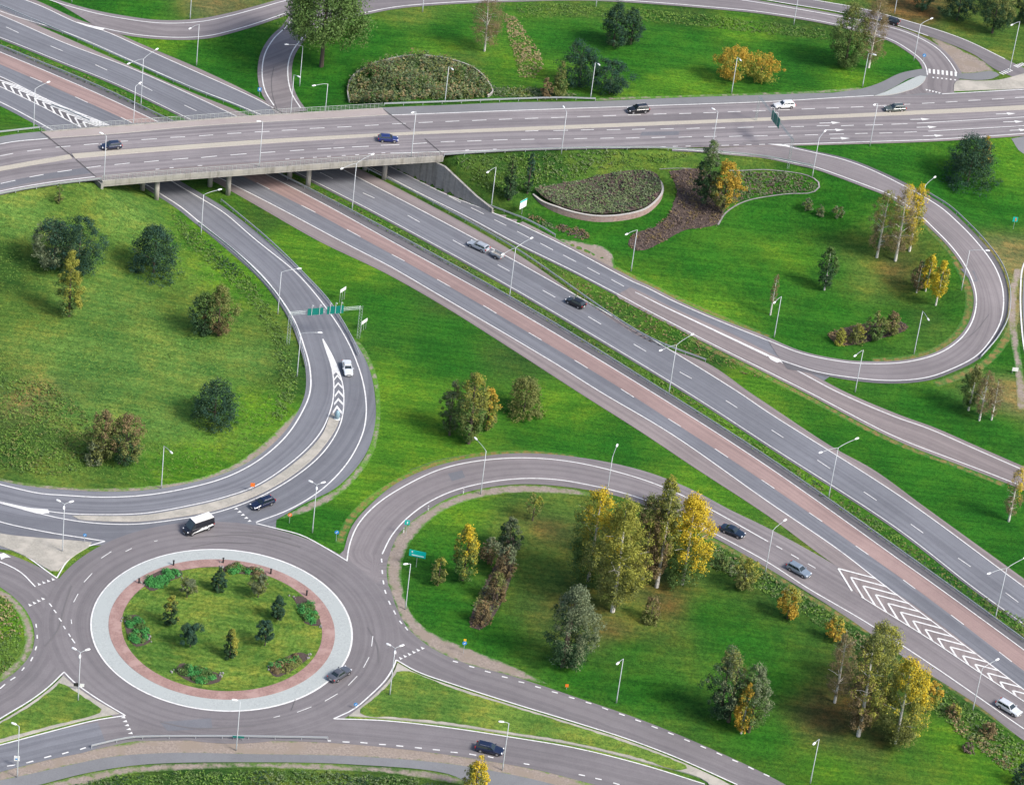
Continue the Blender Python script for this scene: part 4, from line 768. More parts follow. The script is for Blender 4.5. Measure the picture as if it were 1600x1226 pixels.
# ------------------------------------------------------------------ guard rails
def post_mesh():
    mb = MB(); mb.box((0,0,0.33), (0.10,0.06,0.72)); return mb.mesh('post', M['steel'])
POST = post_mesh()
def guard_rail(px, label, zf='t', spacing=4.4, group='steel guard rails along the roads', side=1):
    p = cr(wpath(px, zf), spacing); z = zz(p, zf, 0.03 if zf == 't' else 0.03); o = Vector((p[0][0], p[0][1], z[0]))
    e = tag(empty('guard_rail', o), label, 'guard rail', group)
    q = cr(wpath(px, zf), 1.5); zq = zz(q, zf, 0.0); tg = np.gradient(q, axis=0); tg /= np.linalg.norm(tg, axis=1)[:,None]; nm = np.stack([-tg[:,1], tg[:,0]], 1)*side
    prof = [(0.06,0.42),(0.12,0.47),(0.07,0.55),(0.12,0.62),(0.13,0.70),(0.10,0.76),(0.0,0.76),(0.02,0.42)]
    mb = MB(); vs = []; k = len(prof)
    for i in range(len(q)):
        for a, b in prof: vs.append((q[i][0]+nm[i][0]*a-o.x, q[i][1]+nm[i][1]*a-o.y, zq[i]+b+0.03-o.z))
    fs = [(i*k+j, i*k+(j+1)%k, (i+1)*k+(j+1)%k, (i+1)*k+j) for i in range(len(q)-1) for j in range(k)]+[tuple(range(k)), tuple((len(q)-1)*k+j for j in range(k))]
    mb.add(vs, fs); mb.build('rail', M['steel'], e)
    for i in range(min(len(p), 100)):
        t_ = p[min(i+1, len(p)-1)]-p[max(i-1, 0)]
        b = lnk('post', POST, e); b.location = (p[i][0]-o.x, p[i][1]-o.y, z[i]-o.z); b.rotation_euler = (0, 0, math.atan2(t_[1], t_[0]))
    return e
guard_rail(C1_RAIL[1:-1], 'long steel guard rail between the pink motorway lane and the grass median', spacing=4.6)
guard_rail([(0,12),(100,55),(207,102),(300,142),(375,172),(500,231),(650,306),(800,389),(1010,529),(1102,566)], 'steel guard rail on the pinkish shoulder, ending in a bracket halfway down the motorway')
guard_rail([(630,256),(715,304),(760,323),(800,338),(845,358),(867,371)], 'short steel guard rail between the concrete wing wall and the collector road')
guard_rail([(345,316),(400,361),(440,397),(475,432),(512,472),(547,527),(560,556)], 'guard rail on the grass side of the curving ramp, passing under the green gantry')
guard_rail([(310,352),(360,391),(398,426),(430,462),(455,503),(470,542),(478,575)], 'guard rail on the meadow side of the curving ramp below the bridge')
guard_rail([(1447,303),(1478,322),(1510,350),(1541,383),(1562,411),(1574,439),(1578,468),(1574,500),(1558,530),(1532,560)], 'pale guard rail round the outside of the loop ramp bend')
guard_rail([(-40,214),(0,210),(62,203)], 'short guard rail leading onto the far left end of the bridge', zf=ZB)
guard_rail([(600,166),(700,162.5),(800,158.5),(875,156.5),(930,158)], 'guard rail between the trunk road and the brushy mound', zf=ZB)
guard_rail([(694,245),(800,238.5),(885,235.5),(975,234),(1050,235.5),(1125,241),(1200,249),(1270,263)], 'guard rail from the bridge end along the grass bank onto the loop ramp', zf=ZB)
guard_rail([(-40,316),(0,306.5),(75,293),(158,283)], 'guard rail along the meadow edge leading to the near left bridge corner', zf=ZB)
guard_rail([(143,1169),(180,1160.5),(209,1155.5),(239,1154.5),(300,1154),(400,1154.5),(512,1156.5)], 'low guard rail between the roundabout and the bicycle path')
guard_rail([(80,167),(110,178.5),(140,192)], 'short dark guard rail standing in the chevron wedge beside the bridge')

# ------------------------------------------------------------------ street lamps
def top_height(b, ty):
    lo, hi = 0.5, 25.0
    for _ in range(40):
        m_ = (lo+hi)/2
        if proj(b+Vector((0,0,m_)))[1] > ty: lo = m_
        else: hi = m_
    return lo
def bez(a, b, c, n=6): return [a*(1-t)**2+b*2*t*(1-t)+c*t*t for t in [i/n for i in range(n+1)]]
def head_mesh():
    bm_ = MB(); L = 0.95; pr = [(-0.5,0.10,0.07),(-0.35,0.17,0.12),(0.1,0.20,0.14),(0.4,0.16,0.10),(0.5,0.07,0.05)]; vs = []
    for x, w, hh in pr: vs += [(x*L,-w,0),(x*L,w,0),(x*L,w*.7,hh),(x*L,-w*.7,hh)]
    fs = [(i*4+j, i*4+(j+1)%4, (i+1)*4+(j+1)%4, (i+1)*4+j) for i in range(4) for j in range(4)]+[(3,2,1,0),(16,17,18,19)]
    bm_.add(vs, fs); return bm_.mesh('lamp_head', M['head'])
HEAD = head_mesh()
def lamp(base, ty, heads, label, zf='t', triple=False, grp='street lamps beside the roads', hfix=None, maxarm=3.2):
    b = P(*base) if zf == 't' else at_z(*base, zf); H = hfix or top_height(b, ty)
    e = tag(empty('street_lamp', b), label, 'street lamp', grp)
    mb = MB(); mb.tube([(0,0,-.3),(0,0,1.4),(0,0,1.45),(0,0,H)], [0.115,0.115,0.085,0.055], 8); mb.build('pole', M['steel'], e, True)
    dirs = []
    if triple:
        for k in range(3): a = R_(35+120*k); dirs.append(Vector((math.cos(a)*0.9, math.sin(a)*0.9, 0.12)))
    else:
        for hx, hy in heads:
            w = at_z(hx, hy, b.z+H+0.35)-b; v = Vector((w.x, w.y, 0)); L = min(maxarm, max(0.55, v.length))
            v = v.normalized()*L if v.length > 0.05 else Vector((0.5,0,0)); v.z = 0.10+0.09*L; dirs.append(v)
    for v in dirs:
        top = Vector((0,0,H-0.02)); end = top+v
        mb = MB(); mb.tube(bez(top-Vector((0,0,.1)), top+Vector((v.x*.25, v.y*.25, v.z*.9)), end), [0.05]*7, 6); mb.build('arm', M['steel'], e, True)
        ho = lnk('lamp_head', HEAD, e); d = Vector((v.x, v.y, v.z*0.35)).normalized(); ho.location = end+d*0.38
        ho.rotation_euler = d.to_track_quat('X', 'Z').to_euler()
    return e
L_ = [((307,102.5),38,[(294,47)],'single arm lamp on the grass wedge north of the motorway, arm over the ramp'),
 ((220,167),92,[(200,101),(245,78)],'double arm lamp in the median on the far side of the bridge',dict(maxarm=4.2)),
 ((297,30),-40,[(285,-35)],'lamp at the top of the photo on the dry grass above the ramp bend'),
 ((112,4),-60,[(100,-55)],'lamp base at the top left corner on grass above the ramp'),
 ((52.5,203),139,[(75,129)],'single arm lamp left of the chevron wedge, leftmost beyond the bridge'),
 ((207,222),135,[(217,130)],'thin lamp rising behind the far bridge railing near the median'),
 ((162.5,283),212,[(161,208)],'lamp on the near left corner of the bridge deck',dict(zf=ZB)),
 ((468,135),72,[(445,70)],'single arm lamp right of the narrow ramp, in front of the big green tree'),
 ((507,190),131,[(487.5,135)],'single arm lamp rising behind the bridge railing left of the brushy mound'),
 ((452,205),117,[(465,118)],'thin lamp rising behind the bridge railing at the narrow ramp mouth'),
 ((695,161),104,[(705.5,106)],'post lamp in front of the brushy mound beside the trunk road'),
 ((642.5,246),175,[(647,174)],'slim lamp on the near edge of the bridge, right of the blue car',dict(zf=ZB)),
 ((405,261.5),190,[(408,188)],'slim lamp at mid span on the near edge of the bridge',dict(zf=ZB)),
 ((550,329),255,[(535,264),(584.5,241)],'double arm lamp in the median just in front of the bridge',dict(maxarm=4.2)),
 ((767.5,323.5),261,[(760,271)],'single arm lamp at the low end of the concrete wing wall'),
 ((660,19),-45,[(650,-40)],'lamp at the top edge between the big green tree and the bare birch'),
 ((922.5,155),97.5,[(934.5,99)],'post lamp in front of the two dark pines by the trunk road'),
 ((1143,146),89.5,[(1156,92)],'post lamp in front of the orange round trees'),
 ((877,239),175,[(882,168)],'slim lamp on the near side of the trunk road above the grass bank',dict(zf=ZB)),
 ((1112,236),175,[(1117,170.5)],'slim lamp behind the grey green tree on the near side of the trunk road',dict(zf=ZB)),
 ((931,11),-45,[(925,-40)],'lamp at the top edge above the two dark spruces'),
 ((1240,39),-22,[(1235,-20)],'lamp at the top edge left of the large olive tree'),
 ((1397.5,21),-40,[(1392,-38)],'lamp at the top edge above the black car on the upper road'),
 ((1427.5,95),38,[(1454.5,30)],'single arm lamp beside the zebra crossing bend, arm over the upper road'),
 ((1577,112),34,[(1581,39.5)],'single arm lamp at the top right corner by the second crossing'),
 ((1347.5,136),84,[(1364,84)],'post lamp in front of the large olive tree by the bicycle path'),
 ((1359,228),162,[(1368,162)],'slim lamp on the near side of the trunk road beside the lane arrows',dict(zf=ZB)),
 ((1269,277),216,[(1288,206)],'single arm lamp on the inside of the loop ramp where it leaves the trunk road'),
 ((1434,350),289,[(1460,277.5)],'single arm lamp behind the yellow birches inside the loop'),
 ((314,367),304,[(346,296)],'single arm lamp on the meadow side of the ramp nearest the bridge'),
 ((434,491),425,[(467.5,420)],'single arm lamp on the meadow side of the ramp left of the green gantry'),
 ((464,588.5),520.5,[(502,520)],'single arm lamp on the meadow side of the ramp just below the green gantry'),
 ((796,464),387,[(832.5,372),(785,398.5)],'double arm lamp in the median next to the car with a trailer',dict(maxarm=4.2)),
 ((986,423.5),359,[(976,368)],'single arm lamp on grass below the dark heather bed'),
 ((1045,614.5),538.5,[(1030.5,549),(1084,522)],'double arm lamp in the median near the guard rail end',dict(maxarm=4.2)),
 ((1209.5,527),463,[(1207.5,475.5)],'lamp inside the loop next to the thin bare sapling'),
 ((1428,553),486,[(1451,500.5)],'lamp inside the loop right of the purple shrub bed'),
 ((1336,612.5),546.5,[(1336,556)],'lamp on the outside of the loop ramp below the purple shrub bed'),
 ((1502,453.5),391,[(1545,392)],'lamp inside the loop with its arm across the rightmost bend'),
 ((97.5,862),787,None,'triple head lamp on the beige paved traffic island'),
 ((252,763),696.5,[(266,704.5)],'lamp at the lower edge of the meadow above the roundabout'),
 ((488,832),757,None,'triple head lamp on the grass wedge above the roundabout'),
 ((751,772),704,[(742.5,684.5)],'lamp inside the exit ramp bend, below the yellow green tree clump'),
 ((633.5,952),880.5,[(637,879)],'lamp beside the turquoise direction sign'),
 ((949,767),714.5,[(964,696)],'lamp rising behind the tall yellow birches'),
 ((1195.5,894.5),827.5,[(1226,813)],'lamp beside the round yellow bush on the exit ramp'),
 ((1294.5,777.5),699,[(1281,708),(1341,685)],'double arm lamp in the lower median, second from the right edge',dict(maxarm=4.2)),
 ((1555,965.5),887,[(1544,897),(1606,870)],'double arm lamp in the median at the right edge of the photo',dict(maxarm=4.2)),
 ((122,1095),1018.5,None,'triple head lamp on the small grass triangle left of the roundabout'),
 ((27,1214),1134,[(29,1131)],'lamp in the bottom left corner between road and bicycle path'),
 ((369,1172),1095,[(371,1092)],'lamp behind the guard rail directly below the roundabout'),
 ((609,1086),1012,None,'triple head lamp at the tip of the long grass island'),
 ((785,1203),1129,[(787,1126)],'lamp beside the black estate car at the bottom'),
 ((963,1097.5),1028.5,[(967,1033.5)],'lamp on the lawn edge right of the grey green conical tree'),
 ((1266,1223),1154,[(1274,1158.5)],'lamp on the lawn at the bottom edge below the autumn birches'),
 ((1519.5,1110),1043.5,[(1562,1028.5)],'lamp beside the chevron wedge near the white car')]
for l in L_:
    kw_ = l[4] if len(l) > 4 else {}
    lamp(l[0], l[1], l[2], l[3], triple=l[2] is None, **kw_)

# ------------------------------------------------------------------ signs
M['sign_green'] = mat('sign_green', (0.0,0.17,0.14), 0.4); M['sign_cyan'] = mat('sign_turquoise', (0.0,0.47,0.42), 0.4); M['sign_blue'] = mat('sign_blue', (0.02,0.25,0.62), 0.4)
M['sign_orange'] = mat('sign_orange', (0.85,0.20,0.03), 0.4); M['sign_white'] = mat('sign_white', (0.80,0.81,0.80), 0.4); M['sign_yellow'] = mat('sign_yellow', (0.85,0.5,0.03), 0.4)
M['truss'] = mat('weathered_truss', (0.36,0.42,0.42), 0.5, 0.3)
def lattice(mb, a, b, w, n=14, r=0.026):
    """square truss beam from a to b"""
    a, b = Vector(a), Vector(b); d = (b-a).normalized(); u = Vector((0,0,1)) if abs(d.z) < .9 else Vector((1,0,0)); u = (u-d*u.dot(d)).normalized(); v = d.cross(u)
    cs = [(u*i+v*j)*w/2 for i, j in ((1,1),(1,-1),(-1,-1),(-1,1))]
    for c in cs: mb.tube([a+c, b+c], r, 4)
    for k in range(n):
        p, q = a.lerp(b, k/n), a.lerp(b, (k+1)/n)
        for i in range(4): mb.tube([p+cs[i], q+cs[(i+1)%4]], r*.6, 3)
def board(name, mtx, wpx, parent, mt, thick=0.06, face=None, o=Vector()):
    pass
def panel(parent, o, c, u, w, hgt, mt, name='sign_panel', thick=0.06):
    """upright panel centred at c (world), u = horizontal direction"""
    u = Vector((u[0], u[1], 0)).normalized(); n = Vector((u.y, -u.x, 0)); mb = MB()
    mb.box(Vector(c)-o, (w, thick, hgt), rot=Matrix((u, -n, Vector((0,0,1)))).transposed()); return mb.build(name, mt, parent)
def gantry(name, A, B, H, signs, label, z0, lights=True, truss=0.55):
    a, b = A, B; e = tag(empty(name, a), label, 'gantry'); o = Vector(a)
    H1 = a+Vector((0,0,H)); H2 = Vector((b.x, b.y, H1.z))
    for p, q in ((a, H1), (b, H2)):
        mb = MB(); lattice(mb, p-o-Vector((0,0,.2)), q-o+Vector((0,0,.3)), truss, 12); mb.build('post', M['truss'], e)
    mb = MB(); lattice(mb, H1-o, H2-o, truss*0.8, 22); mb.build('beam', M['truss'], e)
    u = (H2-H1).normalized(); n = Vector((u.y, -u.x, 0))
    if n.y > 0: n = -n
    for f, w, hg, nl in signs:
        c = H1.lerp(H2, f)+n*0.45+Vector((0,0,0.25)); s_ = panel(e, o, c, u, w, hg, M['sign_green'], 'sign_panel')
        for k in range(nl):
            x = c+u*w*((k+.5)/nl-.5); top = x+Vector((0,0,hg/2))-o
            mb = MB(); mb.tube([x-o+Vector((0,0,-hg/2))+n*.08, top+n*.12+Vector((0,0,.9)), top+n*.7+Vector((0,0,1.2)), top+n*1.0+Vector((0,0,1.1))], 0.045, 5); mb.build('sign_light', M['head'], s_)
    return e
pa = P(450,537); pb = P(559.8,528)
gantry('sign_gantry', pa, pb, 7.0, [(0.34,3.1,1.5,2),(0.62,3.3,1.7,3)], 'lattice gantry with two green sign boards across the curving ramp', 0)
pa = at_z(1181,188,ZB+.15); pb = P(1231,263)
e = gantry('sign_gantry', Vector((pb.x, pb.y, pb.z)), Vector((pa.x, pa.y, pa.z)), 6.9, [(0.46,4.2,2.3,2)], 'gantry with one dark green board over the right end of the trunk road', ZB, truss=0.4)
def post_sign(base, top, w, hg, mt, label, cat='road sign', disc=False, u=None, posts=1, extra=None, name='road_sign'):
    b = P(*base); H = max(0.9, top_height(b, top)); e = tag(empty(name, b), label, cat); o = Vector(b); u = Vector(u or (CR.x, CR.y, 0)).normalized()
    for k in range(posts):
        off = u*(0 if posts == 1 else (k/(posts-1)-.5)*w*.8); mb = MB(); mb.tube([off-Vector((0,0,.2)), off+Vector((0,0,H-0.1))], 0.045, 6); mb.build('post', M['steel'], e)
    n = Vector((u.y, -u.x, 0)); n = n if n.y < 0 else -n
    c = Vector((0,0,H-hg/2))+n*0.08
    if disc:
        mb = MB(); mb.tube([c-n*.02, c+n*.03], w/2, 20); s_ = mb.build('sign_panel', M[mt], e)
        mb = MB(); mb.box(c+n*.045, (w*.16, .02, w*.6), rot=Matrix((u, -n, Vector((0,0,1)))).transposed()@Matrix.Rotation(R_(40), 3, 'Y')); mb.build('symbol', M['sign_white'], s_)
    else: s_ = panel(e, Vector(), c, u, w, hg, M[mt])
    if extra:
        for (dx, dz, w2, h2, m2) in extra: panel(e, Vector(), c+u*dx+Vector((0,0,dz))+n*.05, u, w2, h2, M[m2], 'symbol', 0.03)
    return e
pu = at_z(664,871,3)-at_z(640,866,3)
post_sign((650,886), 860, 3.0, 1.35, 'sign_cyan', 'turquoise direction sign on one post beside the exit ramp', u=(pu.x,pu.y,0), extra=[(-0.95,0.3,0.25,0.3,'sign_white'),(0.1,-0.35,2.2,0.16,'sign_white')], name='direction_sign')
post_sign((634,836), 812, 0.9, 1.0, 'sign_cyan', 'small turquoise sign on the inside verge of the exit ramp', extra=[(0.05,0,0.22,0.5,'sign_white')])
post_sign((525,845), 828, 0.8, 0.8, 'sign_blue', 'round blue sign on the grass wedge above the roundabout', disc=True)
post_sign((452,817), 801, 0.75, 0.75, 'sign_orange', 'orange sign on the grass wedge beside the ramp entry', disc=True)
post_sign((394,768), 754, 0.8, 0.8, 'sign_orange', 'orange sign standing on the narrow ramp island')
post_sign((724,1020), 1001, 0.8, 0.8, 'sign_blue', 'blue sign topped with yellow on the bare verge right of the roundabout', disc=True, extra=[(0,0.7,0.45,0.5,'sign_yellow')])
post_sign((885,1076), 1068, 0.55, 0.6, 'sign_orange', 'small orange marker on the lawn edge of the east road')
post_sign((1441,103), 84, 0.8, 0.8, 'sign_blue', 'round blue sign beside the zebra crossing', disc=True)
post_sign((405,150), 137, 0.8, 0.9, 'sign_blue', 'blue and white sign left of the narrow ramp behind the bridge', extra=[(0,0.1,0.35,0.5,'sign_white')])
post_sign((1583,358), 339, 1.0, 1.1, 'sign_cyan', 'turquoise sign at the right edge on grass outside the loop', extra=[(0.1,0,0.25,0.7,'sign_orange')])
post_sign((1585,583), 574, 1.2, 0.8, 'sign_white', 'small white board on two posts at the right edge', posts=2)
post_sign((555,1107), 1097, 0.65, 0.65, 'sign_blue', 'tiny blue sign at the left tip of the long grass island', disc=True)
post_sign((119,1078), 1066, 0.9, 0.7, 'black', 'dark sign beside the triple lamp on the small grass triangle', extra=[(0.95,0,0.7,0.65,'sign_white')])
post_sign((132,848), 833, 0.6, 0.6, 'sign_blue', 'small blue sign at the right tip of the beige paved island', disc=True)
post_sign((26,1197), 1180, 0.9, 1.0, 'sign_white', 'white sign next to the bottom left corner lamp', extra=[(0,-0.1,0.5,0.25,'sign_blue')])
post_sign((372,1156), 1149, 1.9, 0.35, 'sign_green', 'flat green sign behind the guard rail below the roundabout', posts=2)
tu = at_z(540,451,2)-at_z(528,459,2)
for b_, tp_, lab in (((534,470),450,'white board on three posts left behind the green gantry'), ((567.5,516),499.5,'white board on three posts beside the gantry right post')):
    post_sign(b_, tp_, 1.9, 0.7, 'sign_white', lab, posts=3, u=(tu.x,tu.y,0), name='information_board')
tu = at_z(826,313,2)-at_z(811,321,2)
post_sign((815,335), 312, 2.2, 1.9, 'sign_white', 'white board with a turquoise top band below the planted slope', u=(tu.x,tu.y,0), extra=[(0,0.78,2.2,0.34,'sign_cyan')], name='information_board')
for x, y, y2, lab in ((724,771,762,'white edge marker post inside the exit ramp near the lamp'), (669,797,787,'white edge marker post on the exit ramp bend'), (630.5,832,822,'white edge marker post beside the small turquoise sign')):
    b = P(x, y); e = tag(empty('marker_post', b), lab, 'marker post', 'white edge marker posts')
    mb = MB(); mb.box((0,0,.5), (.16,.10,1.0)); mb.build('post', M['sign_white'], e); mb = MB(); mb.box((0,-0.006,.82), (.165,.10,.15)); mb.build('reflector', M['black'], e)
# glazed crash bollard on the nose of the ramp island
b = P(526.5,655); e = tag(empty('traffic_bollard', b), 'bluish glass bollard on the nose of the narrow ramp island', 'bollard')
M['bollard'] = mat('bollard_glass', (0.22,0.34,0.40), 0.15); mb = MB(); mb.tube([(0,0,.1),(0,0,1.2),(0,0,1.7),(0,0,2.0)], [.5,.48,.4,.15], 16); mb.build('body', M['bollard'], e, True)
mb = MB(); mb.tube([(0,0,.0),(0,0,.32)], .58, 16); mb.build('base', M['sign_white'], e, True)
for x, y in ((217,912),(271,884),(348.5,880),(423,897),(479,931)):
    b = P(x, y); e = tag(empty('garden_bollard', b), 'short dark bollard on the pink paving ring of the roundabout', 'bollard', 'dark bollards on the roundabout paving')
    mb = MB(); mb.tube([(0,0,0),(0,0,1.15)], .14, 8); mb.build('post', M['black'], e); mb = MB(); mb.tube([(0,0,1.15),(0,0,1.2),(0,0,1.3)], [.2,.2,.06], 8); mb.build('cap', M['black'], e)

# ------------------------------------------------------------------ vehicles
M['glass'] = mat('car_glass', (0.015,0.025,0.03), 0.06, 0.0, Specular_IOR_Level=0.9)
M['tyre'] = mat('tyre', (0.018,0.018,0.018), 0.8); M['rim'] = mat('alloy_rim', (0.5,0.5,0.52), 0.35, 0.7)
M['lamp_clear'] = mat('headlight_glass', (0.75,0.77,0.8), 0.1); M['lamp_red'] = mat('tail_light', (0.45,0.02,0.015), 0.25); M['plate'] = mat('number_plate', (0.75,0.75,0.72), 0.5)
def paint(c, r=0.28): return mat('car_paint', c, r, 0.25, Coat_Weight=0.8, Coat_Roughness=0.05)
WHEELS = {}
def wheel(parent, x, y, r, side):
    key = round(r, 2)
    if key not in WHEELS:
        mb = MB(); mb.tube([(0,-.11,0),(0,-.10,0),(0,.10,0),(0,.11,0)], [r*.93,r,r,r*.93], 20); a = mb.mesh('tyre', M['tyre'])
        mb = MB(); mb.tube([(0,-.116,0),(0,.116,0)], r*.62, 10); WHEELS[key] = (a, mb.mesh('rim', M['rim']))
    e = lnk('wheel', WHEELS[key][0], parent); e.location = (x, y, r)
    lnk('rim', WHEELS[key][1], e)
def quad_panel(mb, pts, off):
    pts = [Vector(p) for p in pts]; n = (pts[1]-pts[0]).cross(pts[-1]-pts[0]).normalized(); c = sum(pts, Vector())/len(pts)
    if n.dot(c-Vector((c.x*0.2, 0, 0.8))) < 0: n = -n
    f = [p+n*off for p in pts]; k = len(pts)
    mb.add(f+pts, [tuple(range(k)), tuple(range(2*k-1, k-1, -1))]+[(i, k+i, k+(i+1)%k, (i+1)%k) for i in range(k)])
SPEC = { # L, W, H, belt, hood z, xA, xB, xC, xD (fractions of L), boot height
 'estate': (4.75,1.84,1.47,0.95,0.80,0.20,0.055,-0.40,-0.475,0.95), 'hatch': (4.25,1.77,1.47,0.95,0.82,0.22,0.075,-0.36,-0.47,0.95),
 'sedan': (4.65,1.82,1.42,0.94,0.80,0.19,0.05,-0.19,-0.35,0.99), 'suv': (4.7,1.9,1.70,1.10,0.98,0.21,0.09,-0.41,-0.47,1.08), 'van': (5.7,2.0,2.55,1.30,1.12,0.385,0.235,-0.475,-0.495,1.3)}
def car(kind, col, front, rear, label, zbase='t', name=None, roofcol=None, cat='car', wagon=None):
    L, W, H, BZ, HZ, xA, xB, xC, xD, BT = SPEC[kind]
    zg = ZB+0.06 if zbase != 't' else None
    mid = ((front[0]+rear[0])/2, (front[1]+rear[1])/2)
    if zg is None: zg = P(mid[0], mid[1]+4).z+0.09
    c = at_z(mid[0], mid[1], zg+0.45*H); f = at_z(front[0], front[1], zg+.7); r = at_z(rear[0], rear[1], zg+.7)
    e = tag(empty(name or {'estate':'estate_car','hatch':'hatchback_car','sedan':'saloon_car','suv':'offroad_car','van':'delivery_van'}[kind], (c.x, c.y, zg), math.atan2(f.y-r.y, f.x-r.x)), label, cat)
    pm = paint(col); st = [(-.5,.78,.42,.86),(-.49,.9,.32,.95),(-.45,.97,.24,1),(-.36,1,.2,1),(-.1,1,.19,1),(xA-.02,1,.19,1),(.34,.985,.2,.97),(.43,.94,.22,.92),(.48,.84,.26,.84),(.5,.7,.38,.75)]
    mb = MB(); vs = []
    for x, wf, zb, tf in st:
        w = W/2*wf; zt = BZ if x < xA-.01 else BZ+(HZ-BZ)*min(1, (x-xA+.02)/.06)
        if x < -.3 and kind == 'sedan': zt = BT
        if x > .4: zt = HZ*tf+0.02
        if x < -.48: zt = zt*tf
        half = [(0,zb),(w*.88,zb),(w*.98,zb+.10),(w,zb+(zt-zb)*.45),(w*.97,zt-.10),(w*.88,zt-.01),(w*.45,zt+.025),(0,zt+.035)]
        ring_ = half+[(-y, z) for y, z in half[-2:0:-1]]
        vs += [(x*L, y, z) for y, z in ring_]
    k = 14; fs = [(i*k+j, (i+1)*k+j, (i+1)*k+(j+1)%k, i*k+(j+1)%k) for i in range(len(st)-1) for j in range(k)]+[tuple(range(k)), tuple((len(st)-1)*k+j for j in range(k))[::-1]]
    mb.add(vs, fs)
    # greenhouse in the body colour
    wb, wt = W/2*(.93 if kind != 'van' else .985), W/2*(.73 if kind != 'van' else .90); z0 = BZ-.04; z1 = H-.09
    A = [(xA*L,wb,z0),(xA*L,-wb,z0),(xD*L,-wb,z0),(xD*L,wb,z0)]; B = [(xB*L,wt,z1),(xB*L,-wt,z1),(xC*L,-wt,z1),(xC*L,wt,z1)]
    C_ = [((xB-.02)*L,wt*.93,H-.025),((xB-.02)*L,-wt*.93,H-.025),((xC+.015)*L,-wt*.93,H-.025),((xC+.015)*L,wt*.93,H-.025)]; D = [((xB-.06)*L,wt*.6,H),((xB-.06)*L,-wt*.6,H),((xC+.06)*L,-wt*.6,H),((xC+.06)*L,wt*.6,H)]
    mb.add(A+B+C_+D, [(i*4+j, i*4+(j+1)%4, (i+1)*4+(j+1)%4, (i+1)*4+j) for i in range(3) for j in range(4)]+[(12,13,14,15)])
    body = mb.build('body', pm, e, False)
    if roofcol:
        mb = MB(); mb.box(((xB+xC)/2*L, 0, H+.02), ((xB-xC-.03)*L, wt*1.9, .06)); mb.build('roof', mat('roof_paint', roofcol, 0.35), e)
    V_ = Vector
    def lp_(a, b, t): return V_(a).lerp(V_(b), t)
    mb = MB(); q = [lp_(lp_(A[0],A[1],u), lp_(B[0],B[1],u), v) for u, v in ((.06,.10),(.94,.10),(.93,.96),(.07,.96))]; quad_panel(mb, q, .012); mb.build('windscreen', M['glass'], e)
    if kind != 'van':
        mb = MB(); q = [lp_(lp_(A[2],A[3],u), lp_(B[2],B[3],u), v) for u, v in ((.08,.22),(.92,.22),(.90,.92),(.10,.92))]; quad_panel(mb, q, .012); mb.build('rear_window', M['glass'], e)
    for s in (1, -1):
        a0, a1 = V_(A[0 if s > 0 else 1]), V_(A[3 if s > 0 else 2]); b0, b1 = V_(B[0 if s > 0 else 1]), V_(B[3 if s > 0 else 2])
        ss = {'estate':[(.06,.30),(.325,.60),(.625,.95)],'suv':[(.06,.32),(.345,.62),(.645,.94)],'hatch':[(.06,.40),(.425,.74),(.765,.94)],'sedan':[(.07,.46),(.485,.90)],'van':[(.02,.15)]}[kind]
        for u0, u1 in ss:
            q = [a0.lerp(a1, u0).lerp(b0.lerp(b1, max(0, u0-.02)), .2 if kind != 'van' else .08), a0.lerp(a1, u1).lerp(b0.lerp(b1, u1), .2 if kind != 'van' else .08), a0.lerp(a1, u1).lerp(b0.lerp(b1, u1), .93 if kind != 'van' else .6), a0.lerp(a1, u0).lerp(b0.lerp(b1, max(0.03, u0-.01)), .93 if kind != 'van' else .6)]
            mb = MB(); quad_panel(mb, q, .012); mb.build('side_window', M['glass'], e)
        mb = MB(); mb.box((xA*L-.12, s*(W/2+.08), BZ+.05), (.14,.2,.14)); mb.build('wing_mirror', pm, e)
        mb = MB(); mb.box((.455*L, s*W*.33, HZ*.82), (.22,.40,.16), rz=-s*.45); mb.build('headlight', M['lamp_clear'], e)
        mb = MB(); mb.box((-.482*L, s*W*.40, BZ*.88), (.14,.26,.34 if kind in ('estate','van','suv') else .2), rz=s*.25); mb.build('tail_light', M['lamp_red'], e)
        wr = .33 if kind not in ('van','suv') else .37
        mb = MB()
        for x in (.305, -.285):
            mb.tube([(x*L, s*(W/2-.1), wr+.02), (x*L, s*(W/2+.004), wr+.02)], wr+.055, 18)
        mb.build('wheel_arch', M['black'], e)
        for x in (.305, -.285): wheel(e, x*L, s*(W/2-.10), wr, s)
        mb = MB(); mb.box((0, s*(W/2+.001), .30), (L*.5,.05,.12)); mb.build('sill', M['black'], e)
        if wagon: mb = MB(); mb.tube([((xB-.05)*L, s*wt*.88, H+.03), ((xC+.06)*L, s*wt*.88, H+.03)], .022, 5); mb.build('roof_rail', M['rim'], e)
    mb = MB(); mb.box((.497*L, 0, .52), (.05, W*.52, .2)); mb.build('grille', M['black'], e)
    mb = MB(); mb.box((-.503*L, 0, .62), (.03,.52,.12)); mb.box((.512*L, 0, .40), (.03,.52,.11)); mb.build('number_plate', M['plate'], e)
    return e
NAVY = (0.008,0.016,0.05); BLACK = (0.010,0.011,0.014)
car('hatch', (0.012,0.022,0.06), (158,228.5), (190,225.5), 'dark blue hatchback driving left on the left end of the bridge', ZB)
car('hatch', (0.012,0.025,0.14), (622,216.8), (591,215.3), 'bright blue hatchback driving right on the near lanes of the bridge', ZB)
car('suv', BLACK, (981,171.5), (1014,169), 'black offroad car driving left on the trunk road', ZB, wagon=True)
car('estate', (0.80,0.80,0.80), (1209,164.5), (1242,162.5), 'white estate car on the far lanes beside the overhead gantry', ZB)
car('estate', (0.085,0.105,0.095), (1382,169.5), (1415,167.8), 'grey green estate car on the far right of the trunk road', ZB, wagon=True)
